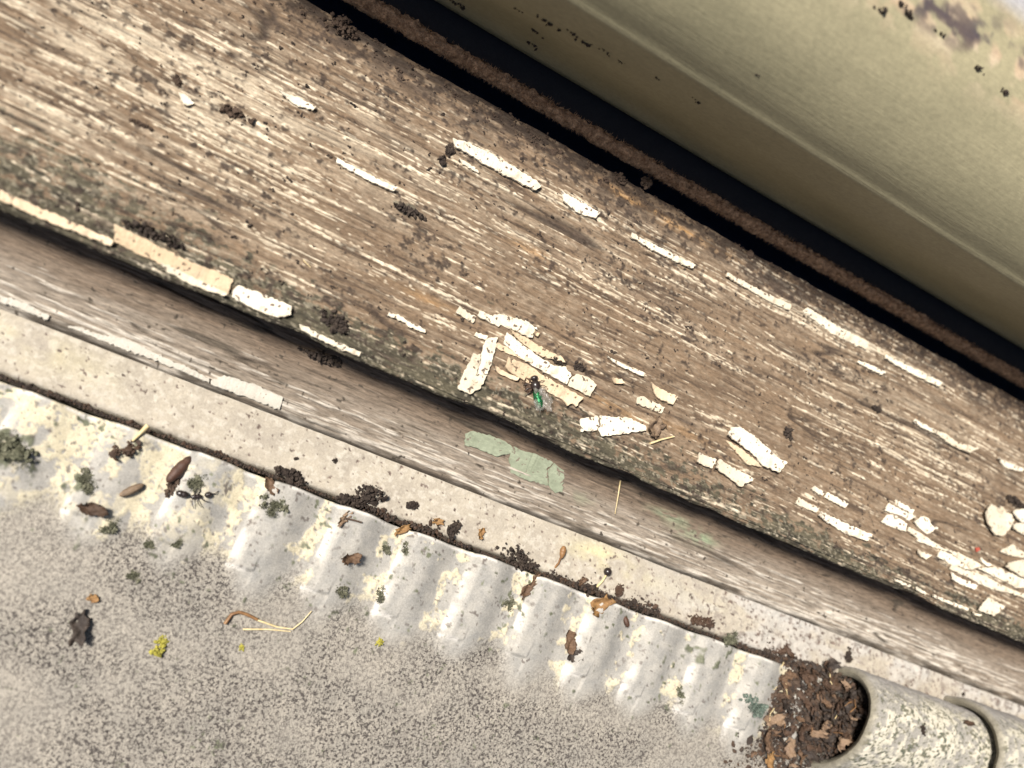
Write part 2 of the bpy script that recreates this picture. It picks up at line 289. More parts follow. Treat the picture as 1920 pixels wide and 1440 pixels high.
P = np.empty(X.shape + (3,), np.float32); P[..., 0] = X; P[..., 1] = Y - 0.3 * H; P[..., 2] = prof[:, 1][:, None] + H
sheet('plank', P, M_board, board, dict(brown=up, grey=grey * (1 - 0.7 * up), dirt=dirt, green=green))
def board_z(x, y): return z_board(y)

# ------------------------------------------------------------------ rendered ledge below the board
xs = xs_grid(-106, 190, 0.25, 50, 0.32)
prof = np.concatenate([np.array([(-10.0, z_ledge(-18.1)), (-16, z_ledge(-18.1))]), resample([(-17.5, z_ledge(-17.5)), (-28.0, z_ledge(-28.0))], 0.22), np.array([(-28.45, -21.35), (-28.7, -21.8), (-28.75, -23.5), (-28.7, -28)])])
X, Y = np.meshgrid(xs, prof[:, 0])
rgh = ss(30, 85, X)
n1 = fbm(X / 1.0, Y / 0.8, 71, 3); n2 = fbm(X / 7, Y / 4, 72, 3)
dots = ss(0.0, 0.05, 0.7 * vn(X / 0.8, Y / 0.7, 73) + 0.3 * vn(X / 0.35, Y / 0.35, 74) - (0.80 - 0.07 * rgh - 0.05 * fbm(X / 10, Y / 3, 76, 2)))
dots = np.maximum(dots, 0.6 * rgh * ss(0.60, 0.68, n1))
yel = gauss(X, Y, [((38.92,-21.74), 7, 2.6, 0.9), ((48.96,-22.89), 9, 2, 0.4), ((-83.55,-22.74), 14, 3, 0.3), ((70.62,-22.53), 10, 2.5, 0.3)]) * ss(0.3, 0.6, n2)
grey = 0.75 * rgh * ss(0.4, 0.6, n2) + 0.5 * ss(-21.5, -19, Y) * ss(60, 110, X)
H = 0.30 * (n2 - 0.5) + (0.12 + 0.35 * rgh) * (n1 - 0.5) - 0.12 * dots
P = np.empty(X.shape + (3,), np.float32); P[..., 0] = X
P[..., 1] = prof[:, 0][:, None] + (0.5 * (fbm(X / 6, Y * 0 + 1.5, 75, 3) - 0.5)) * ss(-24, -28, prof[:, 0])[:, None]
P[..., 2] = prof[:, 1][:, None] + H
tag(sheet('ledge', P, M_ledge, None, dict(pale=ss(0.5, 0.7, n1) * 0.8, yellow=yel, grey=grey, dirt=dots)), 'smooth cream rendered ledge running below the timber board', 'ledge')

# ------------------------------------------------------------------ ribbed concrete roof tile
tile = tag(empty('roof_tile'), 'flat granular concrete roof tile with worn ribs along its head', 'roof tile')
RP, R0 = 15.25, -52.6
xs = xs_grid(-116, 196, 0.25, 60, 0.34)
prof = np.concatenate([np.array([(-29.75, -27.0), (-29.8, -23.0)]), resample([(-29.95, -21.75), (-30.3, z_tile(-30.3)), (-98, z_tile(-98))], 0.26), resample([(-100, z_tile(-100)), (-230, z_tile(-230))], 4)])
def tile_fields(x, y):
    sk = 0.05 * (y + 47); u = (x - R0 - sk) / RP; idx = np.floor(u); ph = u - idx
    amp = 0.75 + 0.5 * _h(idx.astype(np.int64), idx.astype(np.int64) * 0, 81)
    ridge = ss(0.0, 0.17, ph) * (1 - ss(0.38, 0.84, ph)) 
    endy = -47.3 + 1.0 * (_h(idx.astype(np.int64), idx.astype(np.int64) * 0 + 3, 82) - 0.5)
    sharp = ss(endy - 0.25, endy + 0.25, y); soft = ss(-53.5, -42, y + 1.5 * (vn(x / 6, y / 6, 83) - 0.5))
    endm = np.where(ph < 0.36, sharp * (0.2 + 0.45 * _h(idx.astype(np.int64), idx.astype(np.int64) * 0 + 9, 83)) + (0.8 - 0.45 * _h(idx.astype(np.int64), idx.astype(np.int64) * 0 + 9, 83)) * soft, soft)
    on = ss(118, 108, x)
    rib = 1.35 * amp * ridge * endm * on
    zone = ss(-52.5, -45.5, y + 5 * (fbm(x / 10, y / 8, 84, 2) - 0.5) + 2.5 * np.sin(u * 6.283 - 0.6)) * on
    n1 = 0.6 * vn(x / 0.62, y / 0.60, 85) + 0.4 * vn(x / 0.34, y / 0.34, 86); n2 = fbm(x / 12, y / 10, 87, 3); n3 = fbm(x / 2.6, y / 2.6, 88, 4)
    pit = ss(0.0, 0.12, n1 - (0.56 - 0.14 * (n2 - 0.5) + 0.34 * zone)) * (0.5 + 0.5 * vn(x / 2, y / 2, 89))
    groove = ss(0.45, 0.82, ph) + ss(0.12, 0.0, ph); groove = np.clip(groove, 0, 1)
    cream = zone * np.clip(ss(0.0, 0.07, n3 + 0.30 * groove + 0.17 * ss(-15, -75, x) - 0.83) + 0.9 * gauss(x, y, [((-76.60,-32.16), 10, 7, 1.0), ((-60.18,-37.13), 6, 9, 0.9), ((-74.80,-42.44), 10, 7, 0.7), ((-49.32,-41.51), 5, 5, 0.8), ((-44.34,-34.03), 4, 6, 0.6)]) * ss(0.40, 0.48, n3), 0, 1) * ss(0.30, 0.40, n1 + 0.05)
    whit = zone * (ss(0.16, 0.04, ph) * ss(0.0, 0.03, ph) * 0.8 * ss(0.42, 0.58, fbm(x / 4, y / 4, 95, 3)) + 0.0) * ss(-33, -36, y) + np.where(ph < 0.30, 1, 0) * np.exp(-((y - endy + 0.1) / 0.35) ** 2) * 0.9 * on * ss(0.35, 0.5, vn(x / 2.5, y * 0, 96)) + 0.85 * np.exp(-((y + 30.45) / 0.32) ** 2) * ss(0.25, 0.45, vn(x / 2.2, y / 2.2, 90))  # highlights on rib flanks and feet painted white, plus a pale tile edge
    smooth = zone * (1 - cream)
    mdot = ss(0.0, 0.06, 0.55 * vn(x / 1.1, y / 1.0, 98) + 0.25 * vn(x / 0.5, y / 0.5, 99) + 0.2 * n2 - 0.70 - 0.05 * (1 - zone)) * ss(0.4, 0.55, fbm(x / 7, y / 5, 100, 2))
    moss = ss(0.0, 0.1, fbm(x / 2.4, y / 2.4, 91, 3) - (0.83 - 0.25 * gauss(x, y, [((-79.40,-40.20), 5, 6, 1.6), ((-65.86,-41.71), 3, 3, 1.2), ((-32.97,-34.29), 3, 4, 1.0), ((74.02,-35.50), 8, 6, 0.9), ((-59.31,-47.95), 6, 4, 0.7), ((64.59,-39.32), 5, 5, 0.6), ((-6.84,-34.84), 4, 2, 0.9), ((-12.92,-45.57), 10, 3, 0.5)]) - 0.06 * np.exp(-((y + 51) / 4) ** 2)))
    spk = zone * ss(0.0, 0.05, 0.6 * vn(x / 0.9, y / 0.8, 92) + 0.4 * vn(x / 0.4, y / 0.4, 93) - 0.745) * (0.4 + 0.6 * vn(x / 6, y / 6, 97))
    h = 1.5 * rib + 0.5 * (n2 - 0.5) + (1 - zone) * (0.30 * (n1 - 0.5) - 0.12 * pit) + 0.22 * cream * n3 + 0.25 * moss + 0.05 * (n3 - 0.5)
    return h, dict(smooth=smooth, cream=cream, white=np.clip(whit, 0, 1), moss=moss, pit=np.maximum(0.35 * pit * (1 - zone), spk), mdot=mdot, gran=(1 - zone) * (0.55 + 0.45 * ss(0.3, 0.6, n2)))
X, Y = np.meshgrid(xs, prof[:, 0])
H, A = tile_fields(X, Y)
w = np.ones(len(prof)); w[:2] = 0.0; w[2] = 0.7
P = np.empty(X.shape + (3,), np.float32); P[..., 0] = X; P[..., 2] = prof[:, 1][:, None] + H * w[:, None]
P[..., 1] = prof[:, 0][:, None] - (0.7 * fbm(X / 9, Y * 0 + 0.7, 94, 3)) * ss(-34, -30.2, prof[:, 0])[:, None]
sheet('slab', P, M_tile, tile, A)
def tile_zz(x, y):
    h, _ = tile_fields(np.array([float(x)]), np.array([float(y)])); return z_tile(y) + float(h[0])

# ------------------------------------------------------------------ barrel tiles at the right
def barrel(name, x0, x1, ya, yb, h, th, label, seed, step=0.32):
    root = tag(empty(name, (0, 0, 0)), label, 'roof tile', 'barrel tiles beside the ledge')
    nx = int((min(x1, 200) - x0) / step) + 1; xs_ = np.r_[np.linspace(x0, min(x1, 200), nx), np.arange(204, x1, 4.0)] if x1 > 200 else np.linspace(x0, x1, nx)
    t = np.linspace(0, math.pi, 140); cy = (ya + yb) / 2; ry = (ya - yb) / 2
    def shell(xx, off):
        return cy + (ry - off) * np.cos(t)[:, None] + xx * 0, z_tile(cy + ry * np.cos(t))[:, None] + (h - off) * np.abs(np.sin(t)[:, None]) ** 0.85 + xx * 0 - 0.6
    Xo = np.repeat(xs_[None], 140, 0); Yo, Zo = shell(Xo, 0.0); Yi, Zi = shell(Xo, th)
    edge = ss(1.2, 0.0, Xo - x0)
    dx = 0.5 * (fbm(Yo / 4, Zo / 4, seed + 4, 2) - 0.5)
    al = t[:, None] * 15 + Xo * 0; n1 = fbm(Xo / 1.3, al / 1.3, seed, 3); n2 = fbm(Xo / 6, al / 6, seed + 1, 3); n0 = 0.5 * vn(Xo / 0.6, al / 0.6, seed + 2) + 0.3 * vn(Xo / 0.33, al / 0.33, seed + 3) + 0.2 * n2
    hh = 0.35 * (n1 - 0.5) + 0.5 * (n2 - 0.5) - 0.25 * edge
    Zo2 = Zo + hh * np.sin(t)[:, None]; Yo2 = Yo + hh * np.cos(t)[:, None]
    back = ss(0.62, 0.3, t / math.pi * 2)[:, None] + Xo * 0     # side that leans on the ledge
    grey = np.clip(back * ss(0.25, 0.5, n2 + 0.2), 0, 1); cream = (1 - back) * ss(0.47, 0.55, n1 * 0.6 + n2 * 0.4); pit = ss(0.55, 0.66, n0) * (1 - 0.8 * back)
    O = np.stack([Xo + dx * edge, Yo2, Zo2], -1); I = np.stack([Xo + dx * edge, Yi, Zi], -1)
    # one closed shell: outer skin, rounded rim at the open end, inner skin, far rim
    rim0 = (O[:, :1] + I[:, :1]) / 2 - np.array([0.45, 0, 0]); rim1 = (O[:, -1:] + I[:, -1:]) / 2 + np.array([0.45, 0, 0])
    allP = np.concatenate([rim0, O, rim1, I[:, ::-1], rim0], 1)
    z = np.zeros_like(Xo[:, :1]); ones = z + 1
    cat = lambda a, r, i: np.concatenate([r, a, z, a * 0 + i, r], 1)
    AA = dict(grey=cat(grey, z, 0), cream=cat(cream, z, 0), pit=cat(pit, z, 0), rim=np.concatenate([ones, edge * 0.6, ones, Xo * 0 + 1, ones], 1))
    sheet('shell', allP, M_roll, root, AA, flip=True)
    return root
roll = barrel('barrel_tile', 114, 156, -25.4, -51.2, 15.6, 2.5, 'short half-round clay tile with open hollow end packed with leaf litter', 301)
barrel('barrel_tile', 151.5, 300, -23.0, -55.0, 20.8, 2.3, 'wider half-round tile swallowing the end of the short one at photo corner', 331, 0.6)

# ------------------------------------------------------------------ sash, weather moulding and brush seal above the sill
sash = tag(empty('window_sash'), 'cream gloss painted window sash with rounded weather moulding above the sill', 'window sash')
xs = np.concatenate([np.arange(-360, -80, 4.0), np.arange(-80, 165, 0.6), np.arange(165, 420, 4.0)])
key = [(78, 12.6), (70.0, 12.7), (66.6, 12.9), (66.0, 14.4), (64.2, 18.2), (61.4, 22.8), (58.2, 27.8), (55.0, 33.0), (52.3, 38.3), (50.5, 42.2), (49.95, 43.6), (49.9, 44.5), (50.0, 45.6), (50.0, 49), (50.6, 53), (52.0, 57.5), (54.0, 61.5), (57.0, 65.4), (60.5, 68.6), (64.5, 71.3), (69, 73.4), (74, 75.0), (79, 76.1), (84, 76.8), (84.2, 90), (84.3, 120)]
def smooth_poly(k, n=9):
    k = np.array(k, float); out = []
    for i in range(len(k) - 1):
        p0 = k[max(i - 1, 0)]; p1 = k[i]; p2 = k[i + 1]; p3 = k[min(i + 2, len(k) - 1)]
        for t in np.linspace(0, 1, n, endpoint=False):
            out.append(0.5 * ((2 * p1) + (-p0 + p2) * t + (2 * p0 - 5 * p1 + 4 * p2 - p3) * t * t + (-p0 + 3 * p1 - 3 * p2 + p3) * t ** 3))
    out.append(k[-1]); return np.array(out)
prof = np.concatenate([np.array(key[:3]), smooth_poly(key[3:23]), np.array(key[23:])])
X, Zp = np.meshgrid(xs, prof[:, 1]); s = np.cumsum(np.r_[0, np.hypot(*np.diff(prof, axis=0).T)]); Sg = np.repeat(s[:, None], len(xs), 1)
nr = norms(prof)
wob = 0.22 * (fbm(X / 40, Sg / 14, 101, 2) - 0.5)
s_of = lambda z: float(np.interp(z, prof[2:-2, 1], s[2:-2]))
band = np.exp(-((Zp - 70.6) / 2.2) ** 2) * ss(5, 25, X)
dirt = band * ss(0.60, 0.70, 0.5 * fbm(X / 2.8, Sg / 1.5, 103, 3) + 0.5 * fbm(X / 9, Sg / 4, 104, 2) + 0.06)
scuff = np.exp(-((Zp - 70.4) / 3.0) ** 2) * ss(0.45, 0.6, fbm(X / 3, Sg / 2, 105, 3)) * 0.85
grey = ss(73.6, 75.2, Zp + 0.6 * fbm(X / 5, Sg / 3, 106, 2))
P = np.empty(X.shape + (3,), np.float32); P[..., 0] = X; P[..., 1] = prof[:, 0][:, None] + nr[:, 0][:, None] * wob; P[..., 2] = Zp + nr[:, 1][:, None] * wob
sheet('weather_moulding', P, M_sash, sash, dict(dirt=dirt, scuff=scuff, grey=grey), flip=True)
def box(name, a, b, mat, parent):
    bm = bmesh.new(); bmesh.ops.create_cube(bm, size=1)
    for v in bm.verts: v.co = Vector([(a[i] + b[i]) / 2 + v.co[i] * (b[i] - a[i]) for i in range(3)]) * 0.001
    bmesh.ops.bevel(bm, geom=list(bm.edges), offset=0.0006, segments=2, affect='EDGES')
    me = bpy.data.meshes.new(name); bm.to_mesh(me); bm.free(); return link(name, me, mat, parent)
box('rail', (-360, 86, 9), (416, 118, 150), M_sash, sash)
box('glass_pane', (-360, 98, 151), (416, 102, 700), M_glass, sash)
box('stile', (-400, 86, 9), (-361, 120, 700), M_sash, sash); box('stile', (417, 86, 9), (456, 120, 700), M_sash, sash)
box('back_strip', (-360, 70, 13.2), (416, 85, 30), M_sash, sash)
tag(box('interior_wall', (-700, 420, -60), (700, 440, 1200), M_dark, None), kind='structure')
tag(box('frame_bed', (-400, 57.5, -60), (456, 150, -9), M_gap_shade, None), kind='structure')
# brush seal: core strip plus loose fibres
xs = np.arange(-85, 170, 0.35); xs = np.r_[np.arange(-360, -85, 4), xs, np.arange(170, 416, 4)]
ring = np.array([(61.0, 12.4), (60.0, 12.4), (59.3, 11.4), (59.05, 10.2), (59.1, 9.0), (59.6, 8.1), (60.5, 7.9), (61.4, 9.0), (61.7, 11), (61.0, 12.4)])
ring = (ring - ring.mean(0)) * (0.85, 0.74) + ring.mean(0) + (-0.3, -0.75); ring = resample([tuple(r) for r in ring], 0.3)
X, K = np.meshgrid(xs, np.arange(len(ring))); rc = ring.mean(0); rd = ring - rc
bul = 1 + 0.75 * (fbm(X / 1.1, K / 2.2, 111, 3) - 0.5) + 0.55 * (fbm(X / 5, K * 0, 112, 3) - 0.5)
sag = 0.7 * (fbm(X / 40, K * 0 + 2, 113, 2) - 0.5)
P = np.stack([X, rc[0] + rd[:, 0][:, None] * bul, rc[1] + rd[:, 1][:, None] * bul + sag], -1)
seal = sheet('brush_seal', P, M_brush, sash, None, flip=True)
box('seal_carrier', (-360, 60.4, 9.0), (416, 71, 10.6), M_dark, seal)
n = 12000
fx = rng.uniform(-85, 168, n); fk = rng.integers(0, len(ring) - 8, n); ang = rng.normal(0, 0.7, n)
base = np.stack([fx, ring[fk, 0], ring[fk, 1]], -1); dirv = np.stack([rng.normal(0, 0.55, n), rd[fk, 0] + rng.normal(0, 0.5, n), rd[fk, 1] + rng.normal(0, 0.5, n)], -1)
dirv /= np.linalg.norm(dirv, axis=1)[:, None]; ln = rng.uniform(0.3, 1.0, n)[:, None]; side = np.cross(dirv, rng.normal(0, 1, (n, 3))); side /= np.linalg.norm(side, axis=1)[:, None]
V = np.stack([base - side * 0.07, base + side * 0.07, base + dirv * ln], 1).reshape(-1, 3)
tag(link('fibres', np_mesh('fibres', V * 0.001, np.arange(3 * n).reshape(-1, 3), None, False), M_brush, seal), kind='stuff')

# ------------------------------------------------------------------ paint flakes
def flake(name, pts, zf, mat, parent=None, lift=0.22, thick=0.4, curl=0.0, seed=0, tilt=(0, 0), jag=0.10):
    r = random.Random(seed * 13 + 5); P2 = []
    n = len(pts)
    for i in range(n):
        a = Vector(pts[i]); b = Vector(pts[(i + 1) % n]); d = b - a; k = max(1, int(d.length / 0.45)); pr = Vector((-d.y, d.x)).normalized() if d.length > 1e-6 else Vector((0, 0))
        for q in range(k):
            p = a + d * (q / k)
            if q: p = p + pr * r.gauss(0, jag)
            P2.append(p)
    c = sum(P2, Vector((0, 0))) / len(P2); zc = zf(c.x, c.y); ext = max((p - c).length for p in P2)
    bm = bmesh.new(); top = []; bot = []
    for p in P2:
        q = (p - c) / ext; z = zf(p.x, p.y) - zc + lift + curl * q.length_squared + tilt[0] * q.x + tilt[1] * q.y + r.gauss(0, 0.025)
        top.append(bm.verts.new((p.x - c.x, p.y - c.y, z))); o = p + (p - c).normalized() * -0.05
        bot.append(bm.verts.new((o.x - c.x, o.y - c.y, z - thick)))
    f = bm.faces.new(top); 
    m_ = len(top)
    for i in range(m_): bm.faces.new((top[i], bot[i], bot[(i + 1) % m_], top[(i + 1) % m_]))
    g = bm.faces.new(bot[::-1])
    bmesh.ops.recalc_face_normals(bm, faces=list(bm.faces)); bmesh.ops.triangulate(bm, faces=[x for x in bm.faces if len(x.verts) > 4])
    for v in bm.verts: v.co *= 0.001
    me = bpy.data.meshes.new(name); bm.to_mesh(me); bm.free()
    return link(name, me, mat, parent, (c.x * 0.001, c.y * 0.001, zc * 0.001))
SF = [ # flakes still stuck to the sill (outline in mm on the sill, tan?)
 ([(-15.90,10.17),(-11.91,9.71),(-12.06,8.13),(-16.24,8.61)], 0), ([(-11.67,11.04),(-9.28,11.24),(-7.42,12.41),(-2.71,13.36),(0.69,12.43),(0.81,10.53),(-6.50,10.38),(-6.71,9.78),(-11.86,9.84)], 0),
 ([(-4.49,9.97),(0.96,10.08),(5.23,9.52),(8.27,9.21),(9.10,8.34),(3.44,7.81),(-0.43,8.54),(-3.57,9.43)], 1), ([(-4.85,9.20),(-3.55,9.07),(-0.31,8.19),(3.65,7.49),(5.11,7.31),(7.35,7.06),(9.88,7.96),(11.60,6.74),(11.16,4.41),(3.75,5.00),(-0.71,5.68),(-4.80,6.69)], 0),
 ([(12.58,7.47),(15.67,7.86),(17.65,6.95),(16.93,3.98),(11.54,4.27),(11.91,6.47)], 0), ([(-5.94,6.38),(-1.43,6.57),(2.34,6.01),(2.34,5.40),(-2.10,5.47),(-5.99,5.36)], 1),
 ([(-3.03,4.26),(-1.07,4.31),(1.72,4.73),(8.45,3.77),(15.36,3.02),(14.48,0.64),(13.51,0.94),(12.69,0.11),(11.58,0.85),(7.10,1.39),(2.91,1.23),(0.73,1.50),(-1.38,1.59),(-3.08,2.05)], 1),
 ([(-10.78,6.81),(-8.34,6.81),(-8.59,5.80),(-10.99,5.71)], 0), ([(-1.89,13.43),(1.59,13.26),(1.34,12.73),(-1.86,12.72)], 0), ([(0.88,12.21),(1.96,12.18),(1.83,11.30),(0.72,11.41)], 1),
 ([(29.67,12.54),(37.00,12.19),(36.42,10.03),(32.27,10.23)], 1), ([(27.66,8.32),(29.27,9.20),(35.03,9.03),(34.57,7.37),(27.64,6.85)], 0), ([(-28.54,2.77),(-25.67,3.14),(-24.39,2.76),(-20.73,2.68),(-20.48,2.01),(-24.02,1.76),(-25.74,2.33),(-28.61,1.97)], 0),
 ([(18.04,13.91),(21.69,14.02),(27.77,14.08),(27.79,13.24),(21.92,13.27)], 0), ([(20.66,9.99),(22.80,10.48),(23.50,9.72),(21.47,8.87)], 1),
 ([(51.92,10.68),(54.64,11.98),(60.01,11.47),(63.47,10.40),(67.06,8.92),(68.98,8.77),(67.35,5.76),(63.61,5.88),(60.01,7.55),(55.61,8.45),(51.43,8.76)], 0), ([(52.25,8.01),(55.78,7.87),(60.17,6.96),(63.13,5.70),(59.18,4.86),(56.83,5.91)], 1),
 ([(45.93,2.59),(50.84,2.78),(50.25,0.46),(45.86,0.27)], 0), ([(51.07,2.87),(57.79,2.42),(61.25,2.00),(58.45,-0.92),(54.87,0.08),(50.42,0.73)], 0),
 ([(79.01,6.99),(82.70,6.78),(81.86,5.60),(77.94,5.72)], 0), ([(83.21,6.97),(89.88,6.46),(89.06,5.07),(82.43,5.58)], 0),
 ([(75.07,2.77),(81.26,2.36),(80.77,1.02),(74.53,1.03)], 0), ([(81.78,1.63),(86.95,1.74),(98.02,1.57),(97.22,-0.29),(90.40,-0.62),(81.25,0.41)], 0),
 ([(41.98,46.31),(45.17,46.42),(56.05,46.80),(61.63,47.00),(61.46,45.45),(55.40,45.03),(49.82,45.28),(41.99,45.35)], 0), ([(66.88,48.97),(76.44,48.42),(87.39,48.36),(86.96,46.16),(75.90,45.69),(65.55,47.36)], 0), ([(93.20,47.40),(103.91,48.00),(113.15,47.84),(112.11,46.37),(102.33,46.30),(93.12,46.35)], 0),
 ([(111.92,34.21),(117.56,35.44),(122.33,34.81),(128.94,35.61),(126.62,33.46),(121.97,33.17),(115.91,33.80)], 0),
 ([(102.38,11.07),(106.66,10.97),(111.88,10.92),(109.90,9.16),(106.64,9.37),(101.16,8.65)], 0), ([(104.66,12.82),(111.03,12.38),(110.40,11.08),(105.64,11.55)], 0), ([(102.49,8.18),(105.32,8.91),(109.06,8.07),(109.12,6.10),(100.79,5.62)], 0),
 ([(114.23,11.87),(115.88,11.90),(116.82,10.88),(119.14,10.32),(116.32,7.88),(110.82,9.08)], 0), ([(109.88,7.56),(113.14,7.47),(116.84,7.12),(122.18,6.22),(128.05,6.81),(133.82,6.52),(135.83,6.08),(132.34,4.15),(125.17,6.13),(119.35,5.55),(113.26,5.12),(113.47,5.85),(109.40,6.46)], 0),
 ([(121.55,5.61),(124.49,5.77),(131.39,5.19),(134.56,4.59),(130.91,3.69),(125.35,3.24),(120.66,3.59)], 0), ([(125.75,3.11),(131.31,3.55),(138.48,4.21),(144.04,3.78),(151.20,3.82),(155.93,4.72),(156.22,2.88),(149.76,2.83),(140.50,1.60),(132.00,1.89),(125.24,1.88)], 0),
 ([(125.39,1.13),(135.25,0.77),(134.35,-0.57),(126.42,-0.39)], 0), ([(134.83,5.22),(141.41,7.60),(144.53,7.91),(153.02,7.70),(155.65,6.57),(149.84,4.77),(143.82,5.08)], 0),
 ([(135.64,22.59),(143.69,22.55),(144.75,21.05),(143.95,18.50),(141.59,15.86),(138.53,15.11),(135.07,16.87),(133.44,19.40)], 0), ([(144.30,23.77),(150.08,26.24),(155.01,26.94),(154.55,24.44),(148.28,21.98),(143.85,22.75)], 0), ([(145.22,20.65),(150.67,22.52),(155.48,23.88),(155.23,20.03),(151.21,19.11),(144.68,19.03)], 0),
 ([(146.69,15.45),(151.96,14.37),(155.31,14.05),(147.00,12.32),(142.05,11.96)], 0), ([(145.33,10.25),(152.17,13.03),(157.06,13.48),(155.23,9.23),(151.75,7.99),(147.67,8.23),(143.10,8.14)], 0), ([(135.62,8.33),(139.51,7.26),(138.03,6.79),(135.55,7.63)], 0),
 ([(113.50,3.08),(118.21,3.05),(116.88,1.56),(113.32,2.24)], 0), ([(114.82,-5.85),(119.12,-5.93),(118.55,-6.70),(114.98,-6.62)], 0), ([(107.86,-6.11),(113.74,-5.80),(113.18,-6.49),(108.31,-6.60)], 0), ([(120.57,-6.00),(133.72,-5.39),(133.65,-6.06),(120.68,-6.56)], 0), ([(134.93,-5.81),(137.96,-5.83),(137.49,-6.36),(134.84,-6.36)], 0),
 ([(-94.66,-5.67),(-89.67,-5.68),(-85.49,-5.55),(-81.07,-5.76),(-76.35,-5.87),(-76.33,-6.92),(-81.40,-6.99),(-85.57,-7.27),(-89.81,-7.21),(-93.97,-7.16)], 1), ([(-77.57,-3.08),(-73.31,-3.13),(-65.70,-3.58),(-56.54,-3.42),(-56.13,-6.28),(-60.77,-6.24),(-65.52,-6.20),(-71.07,-6.17),(-76.05,-5.93)], 1), ([(-55.19,-4.08),(-50.06,-3.71),(-45.40,-3.94),(-44.97,-5.51),(-46.79,-6.79),(-50.76,-6.89),(-55.42,-6.59),(-55.62,-5.17)], 0),
 ([(-68.27,-6.27),(-64.67,-5.99),(-58.88,-6.19),(-56.26,-6.67),(-56.96,-7.32),(-61.26,-7.34),(-66.98,-7.13)], 0), ([(-42.90,-6.32),(-36.56,-6.53),(-30.66,-6.57),(-30.64,-7.46),(-36.19,-7.47),(-42.02,-7.23)], 0), ([(-78.29,24.54),(-77.28,24.92),(-75.23,24.24),(-76.03,22.91),(-77.41,23.39)], 0),
 ([(-29.41,42.79),(-26.04,43.81),(-19.17,44.22),(-12.44,43.64),(-8.22,42.96),(-8.95,41.18),(-14.25,41.26),(-21.28,41.11),(-25.83,41.49),(-28.30,41.41)], 0), ([(-3.68,43.51),(2.21,44.48),(6.64,43.79),(6.06,42.09),(1.79,41.49),(-2.48,41.96)], 0), ([(-48.67,27.12),(-41.88,26.93),(-35.92,26.95),(-36.35,25.95),(-42.57,25.79),(-48.53,26.20)], 0), ([(-26.67,39.67),(-22.63,39.55),(-21.70,38.73),(-25.47,38.75)], 0),
 ([(15.39,43.34),(24.10,43.86),(33.23,43.90),(32.77,42.82),(23.81,42.31),(15.44,42.25)], 0), ([(-63.26,33.83),(-59.50,35.14),(-56.05,34.68),(-56.25,33.80),(-59.87,33.38)], 0), ([(85.76,66.77),(93.36,67.26),(95.63,65.78),(90.01,64.85)], 0),
 ([(85.09,42.34),(89.84,42.92),(94.21,42.81),(93.19,41.78),(88.93,41.53),(84.66,41.56)], 0), ([(106.01,34.81),(111.13,34.89),(117.65,34.98),(116.82,34.15),(110.08,33.72),(105.56,33.90)], 0), ([(136.52,35.72),(142.72,36.53),(147.72,36.61),(146.44,35.62),(140.22,34.57)], 0)]
for i, (pts, tn) in enumerate(SF):
    big = i in (15, 18, 36, 37, 38, 40)
    flake('paint_flake', pts, sill_low, M_flake_tan if tn else M_flake, sill, lift=0.45 + (0.6 if big else rnd.uniform(0, .25)), thick=0.40, curl=(0.2, 0.5, 0.9, 0.35)[i % 4] if not big else 1.0, seed=i, tilt=(rnd.uniform(-.3, .3), rnd.uniform(-.35, .15)))
flake('paint_flake', [(-1.01,-7.77),(3.93,-7.28),(10.28,-7.67),(13.65,-7.23),(17.77,-7.31),(18.79,-7.54),(17.79,-9.28),(19.61,-12.18),(14.94,-12.84),(10.41,-12.68),(8.79,-10.16),(8.70,-9.02),(6.00,-10.77),(1.17,-10.61),(-1.61,-11.05),(-2.42,-8.87)], board_z, M_green, board, lift=0.24, thick=0.4, seed=201)
flake('paint_flake', [(18.99,-7.47),(21.88,-8.22),(23.42,-12.44),(21.91,-13.16),(19.89,-12.28),(18.18,-9.34)], board_z, M_green, board, lift=0.27, thick=0.4, seed=202)
flake('paint_flake', [(-53.21,-17.55),(-51.39,-15.79),(-45.25,-15.30),(-39.69,-15.61),(-39.39,-17.92),(-45.46,-18.02),(-52.95,-18.14)], board_z, M_white, board, lift=0.55, thick=0.7, seed=203)
flake('paint_flake', [(-79.42,-17.85),(-77.51,-17.22),(-73.62,-17.11),(-70.04,-16.13),(-64.60,-16.61),(-59.17,-16.82),(-53.70,-17.23),(-53.36,-17.99),(-62.74,-17.84),(-73.09,-17.96)], board_z, M_white, board, lift=0.5, thick=0.7, seed=204)
flake('paint_flake', [(-91.25,-17.06),(-87.19,-16.81),(-82.75,-17.28),(-82.74,-18.00),(-86.67,-18.02),(-90.78,-18.15)], board_z, M_white, board, lift=0.5, thick=0.7, seed=205)
